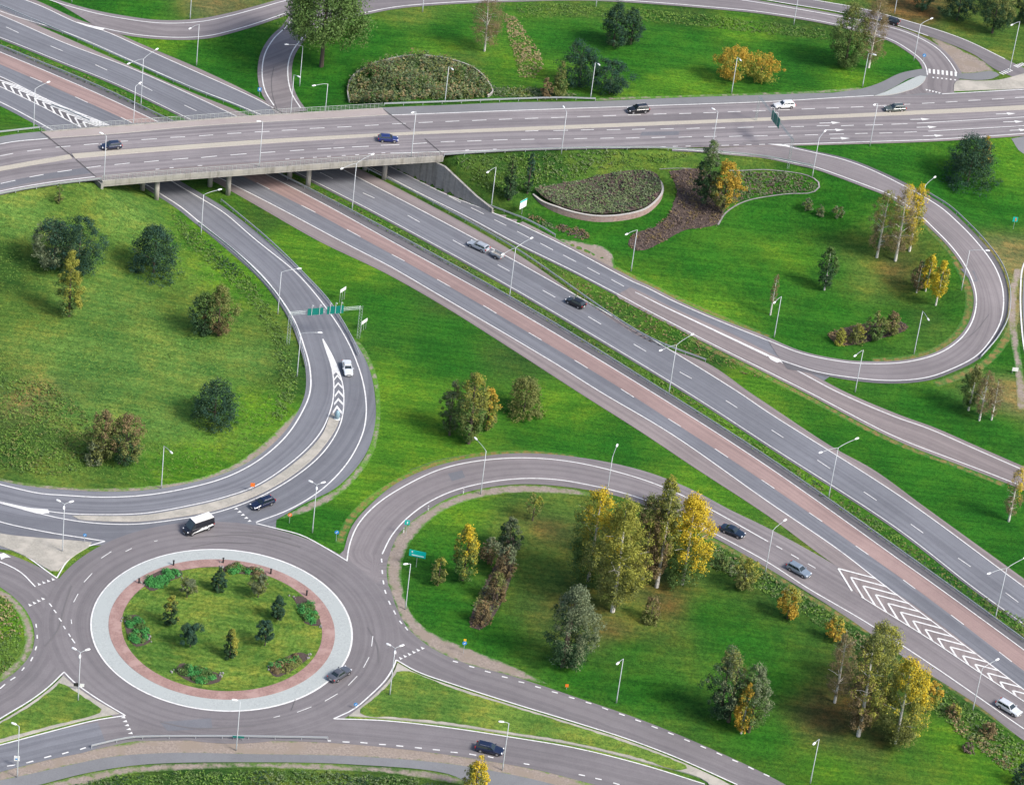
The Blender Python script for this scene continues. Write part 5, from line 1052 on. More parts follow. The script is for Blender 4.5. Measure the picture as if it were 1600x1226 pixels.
car('hatch', BLACK, (1384,29.5), (1399,34.5), 'black car seen from behind on the upper road at top right')
car('estate', (0.42,0.45,0.49), (731.5,376), (764,391), 'silver estate car towing an open trailer up the motorway', wagon=True)
car('hatch', BLACK, (886,465.5), (913,478.5), 'black hatchback driving up the motorway alone')
car('sedan', (0.72,0.75,0.78), (545.5,585.5), (541,563.5), 'white saloon coming down the curving ramp beside the chevron island')
car('estate', NAVY, (392.5,791.5), (428,778), 'dark blue estate car waiting at the yield line above the roundabout', wagon=True)
van = car('van', (0.012,0.014,0.022), (283,829), (337,811), 'black delivery van with white roof entering the roundabout', roofcol=(0.82,0.82,0.82), cat='van')
L, W = 5.7, 2.0
for s in (1, -1):
    mb = MB(); pr = [(-.46,.95),(-.40,1.28),(-.33,1.12),(-.27,1.18),(-.24,.98),(-.17,1.16),(-.10,1.02),(-.03,1.14),(.03,.92),(.10,.80),(.22,.66),(.30,.60),(.30,.48),(.14,.52),(0,.58),(-.12,.62),(-.24,.58),(-.26,.80),(-.36,.86)]
    q = [Vector((x*L, s*(W/2+.012), z)) for x, z in pr]; q2 = [v-Vector((0, s*.03, 0)) for v in q]; n = len(q)
    mb.add(q+q2, [tuple(range(n)), tuple(range(2*n-1, n-1, -1))]+[(i, n+i, n+(i+1)%n, (i+1)%n) for i in range(n)]); mb.build('side_graphic', M['sign_white'], van)
car('sedan', (0.10,0.105,0.125), (544.5,1043), (517,1060.5), 'dark grey saloon circling the roundabout beside the pale apron')
car('estate', NAVY, (786.5,1173), (743.5,1163.5), 'black estate car leaving the roundabout on the bottom road', wagon=True)
car('sedan', (0.010,0.022,0.045), (1163.5,836.5), (1127,821.5), 'dark blue saloon on the exit ramp beside the yellow birches')
car('estate', (0.22,0.27,0.33), (1265.5,898.5), (1231.5,880), 'blue grey estate car on the exit ramp before the chevron wedge')
car('estate', (0.66,0.69,0.72), (1594.5,1115), (1559,1094), 'white hatchback at the lower right edge beside the chevron wedge', name='hatchback_car')
# trailer behind the silver car
c = at_z(777.5, 398, .7); f = at_z(765, 391.5, .7); r = at_z(791, 404.5, .7)
e = tag(empty('car_trailer', (c.x, c.y, .09), math.atan2(f.y-r.y, f.x-r.x)), 'small open box trailer behind the silver estate car', 'trailer')
mb = MB(); mb.box((0,0,.55), (2.5,1.4,.06)); mb.build('floor', M['concrete_dark'], e)
for sx, sy, sz in ((0,.72,(2.56,.04,.5)),(0,-.72,(2.56,.04,.5)),(1.26,0,(.04,1.4,.5)),(-1.26,0,(.04,1.4,.5))):
    mb = MB(); mb.box((sx, sy, .80), sz); mb.build('side_board', M['steel'], e)
mb = MB(); mb.tube([(1.25,.4,.5),(2.2,0,.45)], .04, 5); mb.tube([(1.25,-.4,.5),(2.2,0,.45)], .04, 5); mb.build('drawbar', M['steel'], e)
for s in (1, -1):
    wheel(e, -.1, s*.85, .30, s); mb = MB(); mb.box((-.1, s*.85, .66), (.7,.26,.05)); mb.build('mudguard', M['black'], e); mb = MB(); mb.box((-1.30, s*.6, .62), (.06,.2,.14)); mb.build('tail_light', M['lamp_red'], e)

# ------------------------------------------------------------------ trees and shrubs
def leafmat(name, stops, noise_col=None):
    mt = mat(name, stops[1], 0.75); t = NT(mt); g = t.new('ShaderNodeNewGeometry')
    c = t.ramp(g.outputs['Random Per Island'], [(0.0, stops[0]), (0.5, stops[1]), (1.0, stops[2])])
    f = t.noise(g.outputs['Position'], 0.55, 3, 0.6)
    c = t.mix(t.mr(f, 0.40, 0.65, 0, 0.75), c, noise_col if noise_col else t.mix(1.0, c, (1.35,1.25,1.1), 'MULTIPLY'))
    t.col(c); t.b.inputs['Specular IOR Level'].default_value = 0.2
    t.b.inputs['Transmission Weight'].default_value = 0.0
    return mt
LEAF = {
 'pine': leafmat('pine_needles', [(0.012,0.040,0.030),(0.022,0.060,0.042),(0.036,0.085,0.058)]),
 'green': leafmat('green_leaves', [(0.045,0.092,0.022),(0.072,0.135,0.034),(0.110,0.180,0.055)]),
 'darkgreen': leafmat('dark_green_leaves', [(0.016,0.044,0.020),(0.028,0.066,0.028),(0.045,0.092,0.038)]),
 'bright': leafmat('bright_green_leaves', [(0.03,0.15,0.035),(0.045,0.20,0.048),(0.07,0.27,0.075)]),
 'olive': leafmat('olive_leaves', [(0.085,0.108,0.030),(0.125,0.150,0.044),(0.170,0.190,0.062)]),
 'grey': leafmat('grey_green_leaves', [(0.075,0.10,0.055),(0.115,0.15,0.082),(0.165,0.20,0.118)]),
 'ygreen': leafmat('yellow_green_leaves', [(0.135,0.155,0.026),(0.205,0.220,0.038),(0.29,0.29,0.055)]),
 'yellow': leafmat('yellow_leaves', [(0.33,0.245,0.014),(0.44,0.335,0.022),(0.54,0.43,0.040)]),
 'orange': leafmat('orange_leaves', [(0.27,0.17,0.020),(0.36,0.235,0.030),(0.45,0.32,0.05)]),
 'brown': leafmat('brown_leaves', [(0.095,0.075,0.038),(0.150,0.115,0.058),(0.215,0.165,0.085)]),
 'twig': leafmat('brown_twigs', [(0.13,0.105,0.055),(0.17,0.14,0.075),(0.22,0.185,0.095)]),
 'purple': leafmat('purple_heather', [(0.080,0.060,0.055),(0.120,0.090,0.080),(0.165,0.13,0.105)]),
 'straw': leafmat('straw', [(0.16,0.13,0.06),(0.24,0.20,0.10),(0.33,0.29,0.16)]),
 'hgreen': leafmat('ground_cover', [(0.065,0.105,0.042),(0.105,0.155,0.065),(0.155,0.205,0.10)]),
 'tuft': leafmat('grass_tuft', [(0.075,0.150,0.024),(0.100,0.190,0.032),(0.140,0.235,0.048)])}
BARK = mat('brown_bark', (0.09,0.07,0.055), 0.9); WBARK = mat('birch_bark', (0.62,0.59,0.54), 0.8)
tt = NT(WBARK); tt.col(tt.mix(tt.mr(tt.noise(tt.geo(), 3.0, 3, 0.7, (1,1,3)), 0.56, 0.64, 0, 1), (0.64,0.61,0.56), (0.10,0.09,0.08)))
ENV = {'round': lambda t: math.sqrt(max(0, 1-(2*t-1)**2))**.85, 'ovoid': lambda t: max(0, math.sin(math.pi*t**.72))**.75, 'cone': lambda t: (1-t)**.75*min(1, .35+t*5), 'column': lambda t: min(1, .45+t*4)*(1-t**3)**.8,
       'birch': lambda t: max(0, math.sin(math.pi*(0.06+0.94*t)**.85))**.7, 'bush': lambda t: math.sqrt(max(0, 1-(.12+.88*t)**2.4))}
def quads(C, size, rs, nrm=None, droop=0.0, asp=0.7):
    """one leaf-sized face per centre, as an array of vertices"""
    n = len(C); N = rs.normal(size=(n,3)); N[:,2] += 0.5
    if nrm is not None: N = N*0.55+nrm*1.1; N[:,2] += .25
    N /= np.linalg.norm(N, axis=1)[:,None]; T = rs.normal(size=(n,3)); T[:,2] -= droop*2; T -= N*(T*N).sum(1)[:,None]; T /= np.linalg.norm(T, axis=1)[:,None]+1e-9; B = np.cross(N, T)
    s = (size*rs.uniform(.55,1.3,n))[:,None]; a = T*s*.5; b = B*s*.5*asp
    return np.stack([C-a*1.0-b*.5, C-a*.1-b, C+a, C+a*.0+b], 1).reshape(-1,3)
def quad_mesh(name, V, mats, mi=None):
    n = len(V)//4; me = bpy.data.meshes.new(name); me.vertices.add(len(V)); me.vertices.foreach_set('co', np.asarray(V, np.float32).ravel())
    me.loops.add(len(V)); me.loops.foreach_set('vertex_index', np.arange(len(V), dtype=np.int32)); me.polygons.add(n); me.polygons.foreach_set('loop_start', np.arange(0, len(V), 4, dtype=np.int32))
    for q in mats: me.materials.append(q)
    if mi is not None: me.polygons.foreach_set('material_index', np.asarray(mi, np.int32))
    me.update(calc_edges=True); return me
def ppm(p): return FPX/(Vector(p)-CLOC).dot(FW)
tree_no = 0
def tree(base, ty, wpx, shape, pal, label, cat='tree', name='broadleaf_tree', birch=False, clear=None, dens_=1.0, leaf=0.27, stems=1, group=None, bare=False, zf='t', hgt=None):
    global tree_no
    tree_no += 1; rs = np.random.RandomState(100+tree_no); b = P(*base) if zf == 't' else at_z(*base, zf); H = hgt or top_height(b, ty); W = wpx/ppm(b)*1.14
    e = tag(empty(name, b), label, cat, group)
    if clear is None: clear = 0.14 if birch else 0.05
    if shape == 'bush': clear = 0.0
    env = ENV[shape]; h0 = H*clear; hc = H-h0; R = W/2
    # several lobes make the outline uneven
    ncl = int(max(26 if W < 5 else 14, (13 if shape != 'bush' else 22)*(hc*W)**.55)); cl = []; ph = rs.uniform(0, 6.28, 4); ir = (.4 if shape == 'bush' else 1.0)*min(1, max(.15, (W-2.5)/3))
    while len(cl) < ncl:
        t = rs.uniform(0.0, 0.97); r = env(t)
        if rs.uniform() > r+.15: continue
        a = rs.uniform(0, 2*math.pi); q = r*(rs.uniform(.15,1)**.5)*rs.uniform(.80,1.10)*R*.88*(1+ir*(.17*math.sin(2*a+ph[0]+4*t)+.13*math.sin(3*a+ph[1]-7*t)+.10*math.sin(9*t+ph[2])))
        cl.append((q*math.cos(a), q*math.sin(a), h0+t*hc))
    cl = np.array(cl); cr_ = rs.uniform(.45,1.25,ncl)*max(.34, .092*W+.05*hc**.5)
    n = int(np.clip(50*dens_*(hc*W)*(0.40/leaf)**2, 300, 40000)*(1.05 if bare else 1))
    k = rs.randint(0, ncl, n); d = rs.normal(size=(n,3)); d /= np.linalg.norm(d, axis=1)[:,None]; rad = rs.uniform(.12,1.05,n)**.5
    C = cl[k]+d*(rad*cr_[k])[:,None]*np.array([1,1,.85]); 
    if birch: C[:,2] -= rs.exponential(.25, n)
    C[:,2] = np.clip(C[:,2], max(0.08, h0*.75), H)
    pals = pal if isinstance(pal, tuple) else (pal,)
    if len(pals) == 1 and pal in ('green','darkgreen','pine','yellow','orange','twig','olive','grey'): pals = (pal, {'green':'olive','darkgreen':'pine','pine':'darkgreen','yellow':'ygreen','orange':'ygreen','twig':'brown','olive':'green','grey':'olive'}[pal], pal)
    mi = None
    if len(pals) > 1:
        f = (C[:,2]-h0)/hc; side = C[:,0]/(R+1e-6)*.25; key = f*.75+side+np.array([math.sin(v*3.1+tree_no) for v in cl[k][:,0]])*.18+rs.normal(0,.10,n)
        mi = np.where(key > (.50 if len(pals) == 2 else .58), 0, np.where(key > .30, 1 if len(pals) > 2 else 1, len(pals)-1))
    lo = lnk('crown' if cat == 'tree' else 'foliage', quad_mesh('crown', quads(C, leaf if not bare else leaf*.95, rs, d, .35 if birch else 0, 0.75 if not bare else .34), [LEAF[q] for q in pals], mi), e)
    mb = MB(); rt = max(.06, .013*H+.02)*(1.0 if birch else 1.25)
    for s in range(stems):
        ox, oy = (0,0) if stems == 1 else (rs.uniform(-.3,.3)*R, rs.uniform(-.3,.3)*R); bend = rs.normal(0, .02*H, 2); hs = H*(.93 if s == 0 else rs.uniform(.6,.85))
        pts = [Vector((ox+bend[0]*t*t, oy+bend[1]*t*t, -0.15+t*hs)) for t in (0,.2,.4,.6,.8,1)]; mb.tube(pts, [rt*1.25, rt, rt*.8, rt*.6, rt*.4, rt*.12], 7)
        nb = (28 if bare else 9) if H > 3 else 4
        for j in range(nb):
            t = rs.uniform(max(.12, clear), .9); i = min(4, int(t*5)); p = pts[i].lerp(pts[i+1], t*5-i); a = rs.uniform(0, 6.28); ln = env(min(.99, max(0, (p.z-h0)/hc)))*R*rs.uniform(.5,.9)
            mb.tube([p, p+Vector((math.cos(a)*ln*.5, math.sin(a)*ln*.5, ln*.35)), p+Vector((math.cos(a)*ln, math.sin(a)*ln, ln*(.75 if not birch else .55)))], [rt*.38*(1.1-t), rt*.25*(1.1-t), rt*.06], 4)
    mb.build('trunk', WBARK if birch else BARK, e)
    return e
TR = [
 ((502,104),-75,150,'ovoid',('green','green'),'large green tree with a bare lower trunk at the top left',dict(clear=.30,leaf=.44,dens_=1.9)),
 ((757,80),-8,54,'birch','twig','half bare brown birch with a white trunk at the top',dict(birch=True,bare=True,leaf=.27)),
 ((958,72),4,50,'ovoid','darkgreen','left of two dark spruces standing on the lawn at the top',dict(name='spruce_tree')),
 ((985,70),12,38,'ovoid','darkgreen','right and slimmer of two dark spruces on the lawn at the top',dict(name='spruce_tree')),
 ((904,135),72,62,'round','pine','left taller of the two dark pines behind the trunk road',dict(name='pine_tree')),
 ((952,146),96,60,'round','pine','right lower of the two dark pines behind the trunk road',dict(name='pine_tree')),
 ((873,151),96,30,'cone','olive','slim olive conical tree left of the two dark pines',dict()),
 ((853,153),122,20,'ovoid','brown','small brown bush left of the slim olive tree',dict(cat='shrub',name='shrub')),
 ((1143,126),76,62,'round','orange','larger left orange tree of the pair behind the trunk road',dict(clear=.12)),
 ((1187,128),87,58,'round',('orange','ygreen'),'smaller right orange tree of the pair behind the trunk road',dict(clear=.10)),
 ((1320,104),3,66,'ovoid',('olive','green'),'large olive tree left of the zebra crossing bend',dict(clear=.03)),
 ((1357,106),-6,52,'birch','twig','bare brown birch beside the large olive tree',dict(birch=True,bare=True)),
 ((1440,16),-35,38,'round','darkgreen','dark tree at the top edge, leftmost in the top right row',dict()),
 ((1495,32),-30,52,'round','darkgreen','dark tree at the top edge, second in the top right row',dict()),
 ((1550,52),-20,58,'ovoid',('olive','darkgreen'),'tall dark olive tree in the top right row',dict(clear=.15)),
 ((1600,36),-40,46,'round','darkgreen','dark tree cut by the top right corner',dict()),
 ((1512,284),214,88,'bush','pine','broad dark pine right of the loop ramp',dict(name='pine_tree',clear=0)),
 ((1533,262),213,26,'ovoid','orange','small orange tree behind the broad dark pine',dict()),
 ((122,424),346,84,'round','pine','right trunk of the spreading dark pine pair on the left meadow',dict(name='pine_tree')),
 ((84,418),347,66,'round',('pine','grey'),'left trunk of the spreading dark pine pair on the left meadow',dict(name='pine_tree')),
 ((108,494),391,42,'ovoid',('ygreen','ygreen','green'),'columnar yellow green tree on the left meadow',dict(clear=.02,leaf=.25)),
 ((240,426),355,80,'bush','pine','round dark pine in the upper middle of the left meadow',dict(name='pine_tree')),
 ((318,522),458,52,'ovoid',('green','darkgreen'),'dark green left half of the tree pair at the right of the meadow',dict()),
 ((341,524),444,50,'ovoid',('olive','olive','brown'),'olive right half of the tree pair at the right of the meadow',dict()),
 ((335,659),595,76,'bush','darkgreen','dark green round tree at the lower right of the meadow',dict()),
 ((160,716),640,50,'ovoid',('brown','olive'),'left tall brown bush at the lower middle of the meadow',dict(stems=3,cat='shrub',name='shrub')),
 ((196,718),648,66,'ovoid',('brown','olive','darkgreen'),'right broad brown bush at the lower middle of the meadow',dict(stems=3,cat='shrub',name='shrub')),
 ((148,722),688,34,'bush','grey','low grey bush in front of the brown bushes on the meadow',dict(cat='shrub',name='shrub')),
 ((92,318),285,16,'ovoid','olive','thin sapling near the top of the left meadow under the bridge road',dict(dens_=.5)),
 ((703,676),594,40,'ovoid',('olive','grey','green'),'left green tree of the clump inside the central triangle lawn',dict(stems=2)),
 ((732,690),577,56,'ovoid',('ygreen','olive','green'),'tall yellow green tree of the clump inside the central triangle lawn',dict(stems=2)),
 ((760,672),604,34,'ovoid',('orange','ygreen','olive'),'orange tinted right tree of the clump inside the central triangle lawn',dict()),
 ((818,646),590,62,'bush',('olive','olive'),'round olive bush right of the clump inside the central triangle lawn',dict(cat='shrub',name='shrub')),
 ((795,312),240,26,'cone',('green','darkgreen'),'loose green conical tree on the bank by the white board',dict()),
 ((824,302),236,14,'column','darkgreen','thin dark tree on the bank above the curved stone wall',dict(dens_=.8)),
 ((1100,322),216,42,'ovoid',('grey','green','darkgreen'),'tall grey green tree at the edge of the heather bed',dict(clear=.08)),
 ((1128,334),249,44,'ovoid',('orange','orange','olive'),'orange yellow tree in front of the tall grey green tree',dict(clear=.12)),
 ((1370,402),295,44,'birch',('ygreen','twig'),'left white trunked birch inside the loop',dict(birch=True,bare=True)),
 ((1399,407),286,50,'birch',('yellow','twig','twig'),'right white trunked birch with yellow top inside the loop',dict(birch=True,bare=True)),
 ((1421,392),284,32,'birch',('yellow','ygreen'),'narrow yellow birch touching the loop ramp lamp',dict(birch=True,dens_=.7)),
 ((1288,453),384,32,'ovoid',('green','darkgreen'),'small green tree standing alone in the middle of the loop',dict(birch=True,clear=.12)),
 ((1203.5,492),424,11,'column','twig','thin bare sapling with pale stem inside the loop',dict(birch=True,bare=True,clear=.3)),
 ((1432,457),406,24,'ovoid',('darkgreen','brown'),'dark small tree left of the two bright yellow birches',dict(birch=True)),
 ((1446,455),394,24,'ovoid','yellow','left of the two bright yellow birches inside the loop',dict(birch=True)),
 ((1462,477),406,31,'ovoid','yellow','right of the two bright yellow birches inside the loop, with slanting pale trunk',dict(birch=True,clear=.2)),
 ((1261,329),311,18,'round','grey','left of three small grey bushes at the top of the loop lawn',dict(cat='shrub',name='shrub')),
 ((1281,338),321,15,'round','grey','middle of three small grey bushes at the top of the loop lawn',dict(cat='shrub',name='shrub')),
 ((1309,341),322,19,'round','grey','right of three small grey bushes at the top of the loop lawn',dict(cat='shrub',name='shrub')),
 ((1312,537),513,20,'bush','ygreen','leftmost small bush in the purple bed inside the loop',dict(cat='shrub',name='shrub')),
 ((1338,535),507,27,'bush',('ygreen','olive'),'second bush from left in the purple bed inside the loop',dict(cat='shrub',name='shrub')),
 ((1366,530),486,33,'ovoid',('olive','green'),'tallest bush in the purple bed inside the loop',dict(cat='shrub',name='shrub')),
 ((1391,524),485,28,'ovoid',('brown','olive'),'brownish right bush in the purple bed inside the loop',dict(cat='shrub',name='shrub')),
 ((1513,641),566,36,'ovoid',('olive','olive','green'),'olive birch left of three at the right edge below the loop',dict(birch=True)),
 ((1530,657),578,30,'birch','twig','bare birch with white trunk in the middle of three below the loop',dict(birch=True,bare=True,clear=.2)),
 ((1549,656),590,26,'birch','twig','bare thin birch right of three below the loop',dict(birch=True,bare=True,clear=.2)),
 ((1576,814),726,28,'birch',('yellow','twig'),'thin yellowing birch alone near the right edge',dict(birch=True,clear=.15,bare=True)),
 ((918,915),760,76,'birch',('yellow','ygreen','green'),'leftmost tall yellow birch of the big grove in the exit ramp loop',dict(birch=True,clear=.05)),
 ((957,955),772,84,'birch',('ygreen','ygreen','olive'),'tall pale yellow green birch at the front of the big grove',dict(birch=True,clear=.1,dens_=1.1)),
 ((1004,905),768,64,'birch',('olive','brown'),'dark olive birch in the middle of the big grove',dict(birch=True,clear=.06)),
 ((1026,917),760,48,'birch',('olive','ygreen','brown'),'tall slim birch with white trunk in the big grove',dict(birch=True,clear=.14)),
 ((1066,912),772,86,'birch',('yellow','yellow','green'),'bright yellow birch at the right of the big grove',dict(birch=True,clear=.06,dens_=1.1)),
 ((1042,800),740,32,'ovoid',('ygreen','ygreen'),'small yellow green tree behind the grove beside the ramp edge line',dict()),
 ((832,813),772,27,'round',('ygreen','olive'),'small thin yellow tree in the upper part of the exit ramp loop',dict(dens_=.6,clear=.2)),
 ((723,906),818,46,'ovoid',('yellow','ygreen','green'),'yellow topped tree right of the turquoise direction sign',dict()),
 ((684,914),866,26,'ovoid',('ygreen','olive'),'small olive tree beside the turquoise direction sign',dict(dens_=.7)),
 ((794,862),806,40,'ovoid',('grey','darkgreen'),'uppermost brown bush of the strip in the exit ramp loop',dict(cat='shrub',name='shrub',stems=3)),
 ((765,880),838,34,'ovoid',('grey','brown'),'greenish bush on the left of the brown strip',dict(cat='shrub',name='shrub',stems=3)),
 ((789,902),850,36,'ovoid',('grey','brown'),'middle olive bush of the brown strip',dict(cat='shrub',name='shrub',stems=3)),
 ((774,938),893,34,'bush',('olive','brown'),'lower brown bush of the strip above the bare soil',dict(cat='shrub',name='shrub',stems=3)),
 ((752,972),938,30,'bush','brown','lowest brown bush at the end of the strip',dict(cat='shrub',name='shrub',stems=3)),
 ((1161,920),873,42,'round',('ygreen','olive'),'round yellow bush beside the exit ramp, left of two',dict(cat='shrub',name='shrub')),
 ((1230,966),919,38,'round',('ygreen','orange'),'round yellow bush beside the exit ramp, right of two',dict(cat='shrub',name='shrub')),
 ((888,1043),912,76,'ovoid',('grey','grey','darkgreen'),'grey green conical tree on the lawn above the east road',dict(stems=2,clear=.02)),
 ((1016,970),932,32,'bush',('brown','olive'),'brown bush in front of the big grove',dict(cat='shrub',name='shrub')),
 ((1128,1124),1010,64,'ovoid',('olive','grey','darkgreen'),'left dark olive tree of the clump on the east lawn',dict(stems=2)),
 ((1168,1138),1034,58,'ovoid',('grey','green'),'right grey green tree of the clump on the east lawn',dict(stems=2)),
 ((1158,1145),1066,32,'ovoid','orange','small orange birch in front of the clump on the east lawn',dict(birch=True,clear=.08)),
 ((1304,1097),988,48,'birch','twig','bare purplish birch with white trunk in the lower right grove',dict(birch=True,bare=True,clear=.15)),
 ((1341,1149),984,64,'birch',('olive','ygreen','brown'),'brown olive birch with white trunk in the lower right grove',dict(birch=True,clear=.12)),
 ((1362,1085),970,78,'birch',('ygreen','olive','green'),'tall green birch at the back of the lower right grove',dict(birch=True,clear=.06)),
 ((1399,1160),1026,84,'birch',('yellow','ygreen','olive'),'yellow birch at the right of the lower right grove',dict(birch=True,clear=.07,dens_=1.1)),
 ((1446,1112),1064,38,'round',('orange','ygreen'),'orange round tree behind the yellow birch of the lower right grove',dict(clear=.1)),
 ((1303,1000),966,32,'round',('ygreen','orange'),'small round yellow tree behind the lower right grove',dict()),
 ((741,1246),1181,44,'bush',('yellow','ygreen'),'bright yellow bush at the bottom edge beside the bicycle path',dict(cat='shrub',name='shrub')),
 ((1513,1172),1160,20,'bush','purple','small dark bush alone on the lower right lawn',dict(cat='shrub',name='shrub')),
 ((1593,1226),1190,28,'bush','darkgreen','dark green bush at the lower right corner',dict(cat='shrub',name='shrub')),
 ((1489,1117),1098,26,'bush',('ygreen','brown'),'small yellowish bush on the ramp verge right of the lower right grove',dict(cat='shrub',name='shrub')),
 ((1127,885),866,30,'bush','green','small green bush on the ramp verge beside the big grove',dict(cat='shrub',name='shrub')),
 ((1543,1148),1128,30,'bush','brown','brown bush on the ramp verge near the lower right corner',dict(cat='shrub',name='shrub')),
]
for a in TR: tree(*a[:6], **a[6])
# the clipped trees of the roundabout
for x, y, ty, w, lab in ((341,923,887,24,'back'),(266,977,929,24,'left'),(434,969,929,24,'right'),(359,1027,982,24,'front')):
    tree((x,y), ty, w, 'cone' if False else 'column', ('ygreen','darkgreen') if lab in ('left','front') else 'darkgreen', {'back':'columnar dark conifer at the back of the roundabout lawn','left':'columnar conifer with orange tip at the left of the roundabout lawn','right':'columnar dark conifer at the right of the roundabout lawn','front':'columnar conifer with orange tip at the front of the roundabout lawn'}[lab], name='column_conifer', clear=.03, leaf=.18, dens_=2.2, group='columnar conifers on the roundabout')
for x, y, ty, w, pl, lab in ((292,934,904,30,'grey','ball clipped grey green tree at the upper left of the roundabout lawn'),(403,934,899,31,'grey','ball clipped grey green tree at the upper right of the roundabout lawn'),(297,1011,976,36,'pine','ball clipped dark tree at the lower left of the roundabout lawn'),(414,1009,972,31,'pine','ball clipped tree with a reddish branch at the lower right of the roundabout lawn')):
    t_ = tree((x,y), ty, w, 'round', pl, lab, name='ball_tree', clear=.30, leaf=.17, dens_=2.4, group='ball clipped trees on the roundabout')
# planted beds of the roundabout
def in_poly(x, y, poly):
    c = False; n = len(poly)
    for i in range(n):
        x1, y1 = poly[i]; x2, y2 = poly[(i+1)%n]
        if (y1 > y) != (y2 > y) and x < (x2-x1)*(y-y1)/(y2-y1)+x1: c = not c
    return c
def sample_poly(px, n, rs, zf='t'):
    w = wpath(px, zf) if zf != 'xy' else px; a = np.array(w); lo, hi = a.min(0), a.max(0); out = np.empty((0,2))
    while len(out) < n:
        q = rs.uniform(lo, hi, (n*2,2)); ins = np.zeros(len(q), bool)
        for i in range(len(w)):
            x1, y1 = w[i]; x2, y2 = w[(i+1)%len(w)]; c = (y1 > q[:,1]) != (y2 > q[:,1]); ins ^= c & (q[:,0] < (x2-x1)*(q[:,1]-y1)/((y2-y1) or 1e-9)+x1)
        out = np.concatenate([out, q[ins]])
    return out[:n]
def poly_m2(px):
    w = wpath(px); return abs(sum(a[0]*b[1]-b[0]*a[1] for a, b in zip(w, w[1:]+w[:1])))/2
def cover(name, px, per_m2, hgt, size, pals, kind='stuff', off=0.0, seed=1, patch=0.25, blades=5, parent=None, jz=None):
    """leafy ground cover grown over a traced patch, one mesh"""
    rs = np.random.RandomState(seed); n = int(per_m2*poly_m2(px)); q = sample_poly(px, n, rs); z = hgrid(q[:,0], q[:,1])+off
    if jz is not None: z = z+jz(q)
    ph = rs.uniform(0, 6, 4); f = np.sin(q[:,0]*patch+ph[0])*np.sin(q[:,1]*patch*1.3+ph[1])+np.sin(q[:,0]*patch*2.7+ph[2])*np.sin(q[:,1]*patch*2.2+ph[3])*.7
    hh = hgt*np.clip(.65+.35*f+rs.normal(0,.2,n), .15, 1.6); C = []; MI = []
    key = f+rs.normal(0,.35,n); mi = np.clip(((key+1.2)/2.4*len(pals)).astype(int), 0, len(pals)-1)
    for k in range(blades):
        C.append(np.stack([q[:,0]+rs.normal(0,size*.45,n), q[:,1]+rs.normal(0,size*.45,n), z+hh*rs.uniform(.1,1,n)], 1)); MI.append(mi)
    C = np.concatenate(C); o = C.mean(0)
    me = quad_mesh(name, quads(C-o, size, rs, np.tile([0,0,.8],(len(C),1))), [LEAF[p] for p in pals], np.concatenate(MI)); ob = lnk(name, me, parent); ob.location = o
    if kind and parent is None: ob['kind'] = kind
    return ob
BEDS = [([(222,913),(232,902),(250,893),(270,890),(285,894),(284,902),(268,908),(252,918),(238,925),(228,919)],('bright','bright'),'long green planted bed at the upper left of the roundabout'),
        ([(349,887),(368,883),(396,889),(418,898),(412,901),(390,899),(365,896),(349,894)],('bright','green','brown'),'thin planted bed along the upper edge of the roundabout'),
        ([(457,934),(472,932),(486,943),(496,960),(500,978),(490,979),(476,974),(470,956)],('bright','green','bright'),'green planted bed at the right edge of the roundabout'),
        ([(418,1043),(440,1032),(458,1022),(470,1020),(483,1026),(474,1036),(450,1052),(432,1059),(425,1055)],('olive','brown','bright'),'brown and green planted bed at the lower right of the roundabout'),
        ([(272,1050),(284,1036),(300,1042),(330,1049),(345,1056),(343,1066),(320,1070),(295,1065)],('bright','green','bright'),'planted bed at the bottom of the roundabout'),
        ([(193,968),(203,962),(216,962),(226,978),(236,1000),(228,1008),(212,1011),(200,995)],('bright','green','bright'),'planted bed at the left edge of the roundabout')]
for i, (px, pl, lab) in enumerate(BEDS):
    w = wpath(px); c = np.mean(w, 0); e = tag(empty('flower_bed', (c[0], c[1], 0)), lab, 'flower bed', 'planted beds on the roundabout')
    xy = cr(w+[w[0]], .8); so_ = area_xy('soil', [tuple(p-c) for p in xy[:-1]], 'soil', zf=0.0, off=0.19, grid=0, parent=e, jit=.05)
    rs = np.random.RandomState(70+i); pts = sample_poly(px, 26, rs)
    for j, p in enumerate(pts):
        k = rs.randint(len(pl)); r = rs.uniform(.6,1.05); n = 150; d = rs.normal(size=(n,3)); d /= np.linalg.norm(d, axis=1)[:,None]; d[:,2] = abs(d[:,2])
        C = d*(rs.uniform(.5,1,n)*r)[:,None]*np.array([1,1,.9])
        s_ = lnk('shrub', quad_mesh('shrub', quads(C, .28, rs, d), [LEAF[pl[k]]]), e); pc = np.array(c)+(p-c)*.82; s_.location = (pc[0]-c[0], pc[1]-c[1], .2)
    for q in (px[0], px[len(px)//2]):
        p = P(*q); rr_ = np.random.RandomState(i*7+int(q[0]))
        for k in range(4):
            o = rr_.normal(0,.35,2); s = rr_.uniform(.12,.24); mb = MB(); mb.tube([(p.x-c[0]+o[0], p.y-c[1]+o[1], .12), (p.x-c[0]+o[0], p.y-c[1]+o[1], .2+s*.8), (p.x-c[0]+o[0], p.y-c[1]+o[1], .2+s*1.2)], [s, s*.9, s*.4], 6); mb.build('stone', M['concrete_dark'], e)

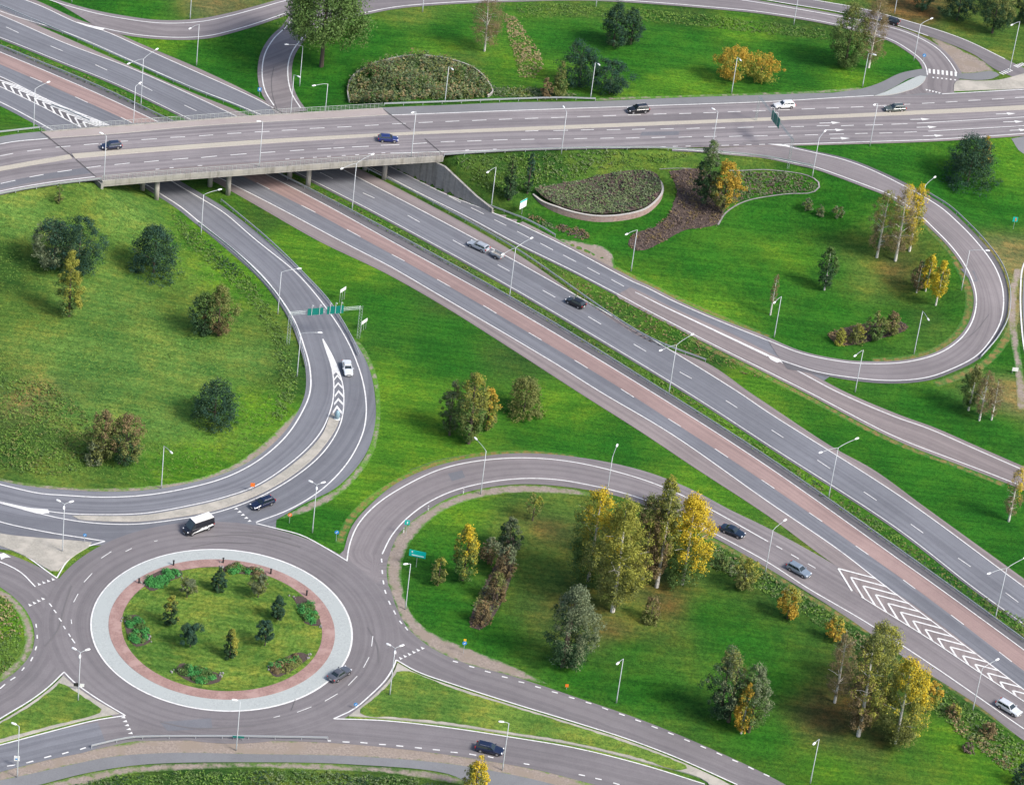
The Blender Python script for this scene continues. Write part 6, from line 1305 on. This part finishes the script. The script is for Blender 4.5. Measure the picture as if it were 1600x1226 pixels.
# ------------------------------------------------------------------ planted slopes, heather, rough grass
def wall_thing(name, px, hgt, mt, label, thick=0.35, cat='wall', taper=True, cap=None):
    q = cr(wpath(px), 1.0); z = hgrid(q[:,0], q[:,1]); n = len(q); o = Vector((q[0][0], q[0][1], z[0])); e = tag(empty(name, o), label, cat)
    def hh(i): 
        t = i/(n-1); return hgt*min(1, .15+t*5, .25+(1-t)*4) if taper else hgt
    mb = MB(); wallmesh([(q[i][0], q[i][1], z[i]+hh(i)) for i in range(n)], thick, mb, -1.0); mb.v = [tuple(Vector(v)-o) for v in mb.v]; mb.build('masonry', M[mt], e)
    mb = MB(); tg = np.gradient(q, axis=0); tg /= np.linalg.norm(tg, axis=1)[:,None]; nm = np.stack([-tg[:,1], tg[:,0]], 1); vs = []
    for i in range(n):
        for a_, b_ in ((-.05,.004),(-.05,.11),(thick+.05,.11),(thick+.05,.004)): vs.append((q[i][0]+nm[i][0]*a_-o.x, q[i][1]+nm[i][1]*a_-o.y, z[i]+hh(i)+b_-o.z))
    mb.add(vs, [(i*4+j, i*4+(j+1)%4, (i+1)*4+(j+1)%4, (i+1)*4+j) for i in range(n-1) for j in range(4)]+[(0,1,2,3),((n-1)*4+3,(n-1)*4+2,(n-1)*4+1,(n-1)*4)]); mb.build('coping', M['kerb'], e)
    return e, q
M['redstone'] = speck('red_granite', (0.42,0.29,0.26), (0.23,0.16,0.15), 2.2, 0.9, 0.5, (0.33,0.25,0.24), 0.9)
WP = [(832,305),(845,319),(868,332),(900,342),(935,347),(975,344.5),(1005,337),(1024,324),(1035,308),(1035,293),(1028,280)]
we, wq = wall_thing('stone_wall', WP, 1.35, 'redstone', 'curved red stone retaining wall holding the planted half round slope')
DB = [(834,303),(848,316),(869,328),(900,337.5),(935,342),(975,339.5),(1003,333),(1021,321),(1031,306),(1031,292),(1024,279),(1000,272),(960,272),(925,277),(895,285),(865,294)]
def lift(q):
    d = np.sqrt(((q[:,None,:]-wq[None])**2).sum(2)).min(1); return 1.25*np.clip(1-(d-1)/11, 0, 1)
xy = cr(wpath(DB+[DB[0]]), 1.2)[:-1]; so_ = struct(area_xy('bed_soil', [tuple(p) for p in xy], 'soil', off=0.06, grid=1.5))
co = np.empty(len(so_.data.vertices)*3); so_.data.vertices.foreach_get('co', co); co = co.reshape(-1,3); co[:,2] += lift(co[:,:2]); so_.data.vertices.foreach_set('co', co.ravel()); so_.data.update()
tag(cover('ground_cover', DB, 6.5, .55, .42, ['hgreen','grey','hgreen','grey','hgreen','purple','hgreen'], seed=3, jz=lift, patch=.5), 'green and brown low shrubs covering the half round bed above the stone wall', 'ground cover')
HB = [(1045,268),(1100,266),(1120,285),(1135,320),(1130,333),(1120,351),(1098,356),(1073,359),(1037,377),(1008,391),(995,392),(982,384),(990,366),(1023,355),(1045,337),(1053,316),(1058,298),(1052,282)]
struct(area('bed_soil', [HB+[HB[0]]], 'soil', off=0.07)); tag(cover('heather', HB, 6, .5, .36, ['purple','purple','brown','purple'], seed=4, patch=.5), 'dark purplish heather sweeping below the orange tree', 'ground cover')
HB2 = [(1130,285),(1150,270),(1180,268),(1230,270),(1262,278),(1278,288),(1272,298),(1240,301),(1200,304),(1160,312),(1140,320)]
tag(cover('ground_cover', HB2, 5, .5, .4, ['hgreen','purple','hgreen','grey','purple'], seed=5, patch=.4), 'mixed green and dark low shrubs in the bed by the loop ramp start', 'ground cover')
mb = MB(); strip(mb, [(1030,265),(1080,264)], .25, off=.12); strip(mb, [(1140,267),(1200,266),(1260,274),(1282,289),(1272,301),(1235,303),(1200,307.5),(1175,312),(1157,318),(1143,326),(1132,335),(1122,352)], .42, off=.12); struct(mb.build('bed_edging', M['concrete_dark']))
HB3 = [(868,352),(880,352),(905,357),(918,364),(920,372),(910,374),(890,369),(872,361)]
tag(cover('heather', HB3, 8, .5, .36, ['purple','brown','purple'], seed=6), 'small dark heather bed beside the collector road', 'ground cover')
tag(cover('ground_cover', [(822,335),(840,340),(862,350),(870,360),(850,353),(828,342)], 6, .5, .36, ['hgreen','grey','brown'], seed=7), 'thin greenish shrubs trailing below the white board', 'ground cover')
HB4 = [(1294,523),(1305,517),(1340,508),(1375,504),(1412,504),(1419,511),(1412,518),(1375,529),(1322,540),(1301,534)]
struct(area('bed_soil', [HB4+[HB4[0]]], 'soil', off=0.06)); tag(cover('heather', HB4, 7, .45, .34, ['purple','purple','brown'], seed=8), 'purple brown bed cover inside the loop ramp', 'ground cover')
HB5 = [(733,972),(742,945),(762,905),(780,868),(786,835),(800,832),(803,880),(792,922),(772,962),(752,983),(738,982)]
struct(area('bed_soil', [HB5+[HB5[0]]], 'soil', off=0.06)); tag(cover('undergrowth', HB5, 5, .9, .36, ['brown','purple','grey','olive'], seed=9), 'brown scrubby undergrowth of the strip inside the exit ramp', 'undergrowth')
MN = [(545,161),(543,140),(549,124),(568,109),(600,97),(650,89.5),(700,95),(738,108),(760,127),(770,147),(762,153),(700,158),(600,163)]
tag(cover('brush', MN, 5.5, 2.1, .42, ['hgreen','straw','hgreen','olive','grey','hgreen','brown','green'], seed=10, patch=.33, blades=7), 'wild brown and green brush covering the half round mound', 'brush')
wall_thing('low_wall', MN[:11][::-1], .55, 'concrete_dark', 'low edging wall round the brushy mound behind the trunk road', thick=.2, taper=False)
tag(cover('brush', [(772,152),(770,140),(800,138),(850,142),(890,146),(910,154),(850,157)], 5, 1.0, .4, ['olive','hgreen','grey','darkgreen'], seed=11), 'low olive brush between the mound and the dark pines', 'brush')
def rough(px, den, hgt, pals, label, seed, size=.38, bl=4): tag(cover('tall_grass', px, den, hgt, size, pals, seed=seed, patch=.12, blades=bl), label, 'grass')
rough([(0,312),(150,292),(235,318),(300,368),(395,445),(440,520),(455,585),(445,640),(400,690),(340,730),(225,752),(60,748),(-20,735),(-20,320)], 2.0, .15, ['tuft'], 'rough meadow grass inside the left ramp bend', 20, .27, 4)
rough([(0,590),(80,600),(140,650),(150,720),(100,745),(-20,735),(-20,590)], 3, .6, ['green','tuft','olive','tuft','green'], 'tall weeds at the lower left of the meadow', 21)
rough([(258,322),(310,364),(396,440),(432,500),(458,560),(466,612),(440,660),(425,650),(440,590),(415,510),(370,450),(290,380)], 4, .5, ['green','tuft','green','tuft','darkgreen'], 'tall dark verge grass along the curving ramp', 22)
rough([(708,250),(800,243),(900,240),(1000,239),(1090,242),(1025,260),(930,266),(850,285),(815,300),(775,310),(745,290)], 4.5, .55, ['tuft','green','green','tuft','hgreen'], 'tall weedy grass on the bank beside the bridge end', 23)
rough([(1112,850),(1200,898),(1250,928),(1326,976),(1426,1046),(1527,1112),(1610,1172),(1610,1226),(1560,1196),(1480,1128),(1400,1064),(1300,990),(1240,952),(1180,918),(1112,886)], 4, .6, ['green','tuft','hgreen','green','straw'], 'tall weedy grass on the verge of the exit ramp', 24)
rough([(1484,1115),(1520,1140),(1560,1172),(1590,1200),(1570,1200),(1530,1172),(1490,1140)], 4, .8, ['brown','straw','olive','green'], 'dry brown scrub on the ramp verge at lower right', 25)
rough([(90,1232),(190,1213),(300,1205),(500,1207),(640,1217),(700,1228),(700,1240),(90,1245)], 5, .7, ['green','tuft','darkgreen','hgreen','green'], 'tall weeds along the bottom edge below the bicycle path', 26)
rough([(806,6),(900,8),(1000,14),(1100,24),(1200,36),(1290,48),(1290,62),(1180,52),(1050,38),(950,28),(815,28)], 3, .35, ['tuft','tuft','green','tuft'], 'tall verge grass along the road at the top', 27)
rough([(788,22),(806,28),(825,55),(845,85),(848,105),(835,122),(812,121),(806,95),(795,60)], 5, .35, ['straw','straw','tuft','straw'], 'dry straw coloured strip running down the lawn at the top', 28)
MED = [(-40,63),(0,80),(150,142),(252,190),(497,309),(800,473),(1032,615),(1200,722),(1482,921),(1602,1008)]; MED2 = [(1610,975),(1517,922),(1396,830),(1195,699),(1067,616),(795,455),(602,348),(530,311),(290,191),(177,137),(95,104),(-5,64),(-40,48)]
MED = [(x+4, y-4) for x, y in MED]; 
rough(MED+MED2, 3.2, .30, ['green','darkgreen','olive','green','tuft'], 'rough grass growing in the motorway median', 29)
rough([(655,303),(800,383),(900,432),(1000,482),(1090,530),(1200,590),(1190,592),(1100,562),(1010,524),(900,463),(800,384)], 2.0, .22, ['tuft','olive','tuft','brown','tuft'], 'dry grass strip between the motorway rail and the collector road', 30)
rough([(-20,925),(10,932),(28,955),(36,993),(30,1020),(10,1048),(-20,1058)], 4, .5, ['tuft','green','straw','tuft'], 'rough grass on the small mound at the left edge', 31)
rough([(1115,862),(1150,880),(1180,900),(1170,905),(1140,900),(1112,880)], 5, .9, ['green','grey','green'], 'leafy low brush beside the big yellow birch', 32)

# ------------------------------------------------------------------ wear on the roads: patches, sealed cracks, tyre marks
M['patch'] = asphalt('asphalt_patch', (0.165,0.17,0.19), False); M['patch2'] = asphalt('asphalt_patch_pale', (0.265,0.24,0.245), False); M['crack'] = mat('crack_seal', (0.09,0.088,0.09), 0.7); M['skid'] = mat('tyre_mark', (0.135,0.128,0.132), 0.85)
for px_, zf_, o_, mt_ in (([(-40,305),(0,296),(70,281),(142,271),(134,262),(70,272),(0,286),(-40,295)], ZB, .058, 'patch'), ([(1000,212.6),(1060,211.5),(1062,205.5),(1003,206.5)], ZB, .058, 'patch'), ([(520,226),(556,224),(560,219),(524,221)], ZB, .058, 'patch2'),
    ([(700,740),(722,735),(727,746),(706,752)], 't', .075, 'patch'), ([(1370,936),(1395,952),(1388,962),(1362,945)], 't', .075, 'patch2'), ([(860,470),(885,484),(880,490),(854,476)], 't', .062, 'patch'), ([(1500,420),(1522,424),(1528,440),(1518,441)], 't', .118, 'patch'), ([(250,1128),(330,1122),(332,1138),(262,1142)], 't', .09, 'patch')):
    o_w = wpath(px_, zf_); struct(area_xy('road_patch', o_w, mt_, zf_, o_, grid=2.0))
mb = MB()
for l in ([(433,172),(426,150),(424,128),(428,105)], [(455,1110),(470,1075),(498,1052)], [(640,735),(690,718),(735,712)], [(1480,545),(1520,522),(1545,492)], [(300,855),(345,848),(400,850)]): strip(mb, l, .12, off=.125)
struct(mb.build('sealed_crack', M['crack']))
mb = MB(); strip(mb, [(1160,224),(1220,218),(1300,214)], .1, zf=ZB, off=.085); strip(mb, [(60,262),(100,256),(170,250)], .1, zf=ZB, off=.085); struct(mb.build('sealed_crack', M['crack']))
mb = MB()
for l in ([(297,842),(330,838),(372,836),(420,842),(470,855)], [(360,832),(410,833),(455,842)], [(250,1128),(300,1138),(350,1137),(400,1134)], [(70,1010),(90,985),(100,950),(112,915)], [(575,980),(590,1010),(592,1035)]): strip(mb, l, .30, off=.112)
struct(mb.build('tyre_mark', M['skid']))
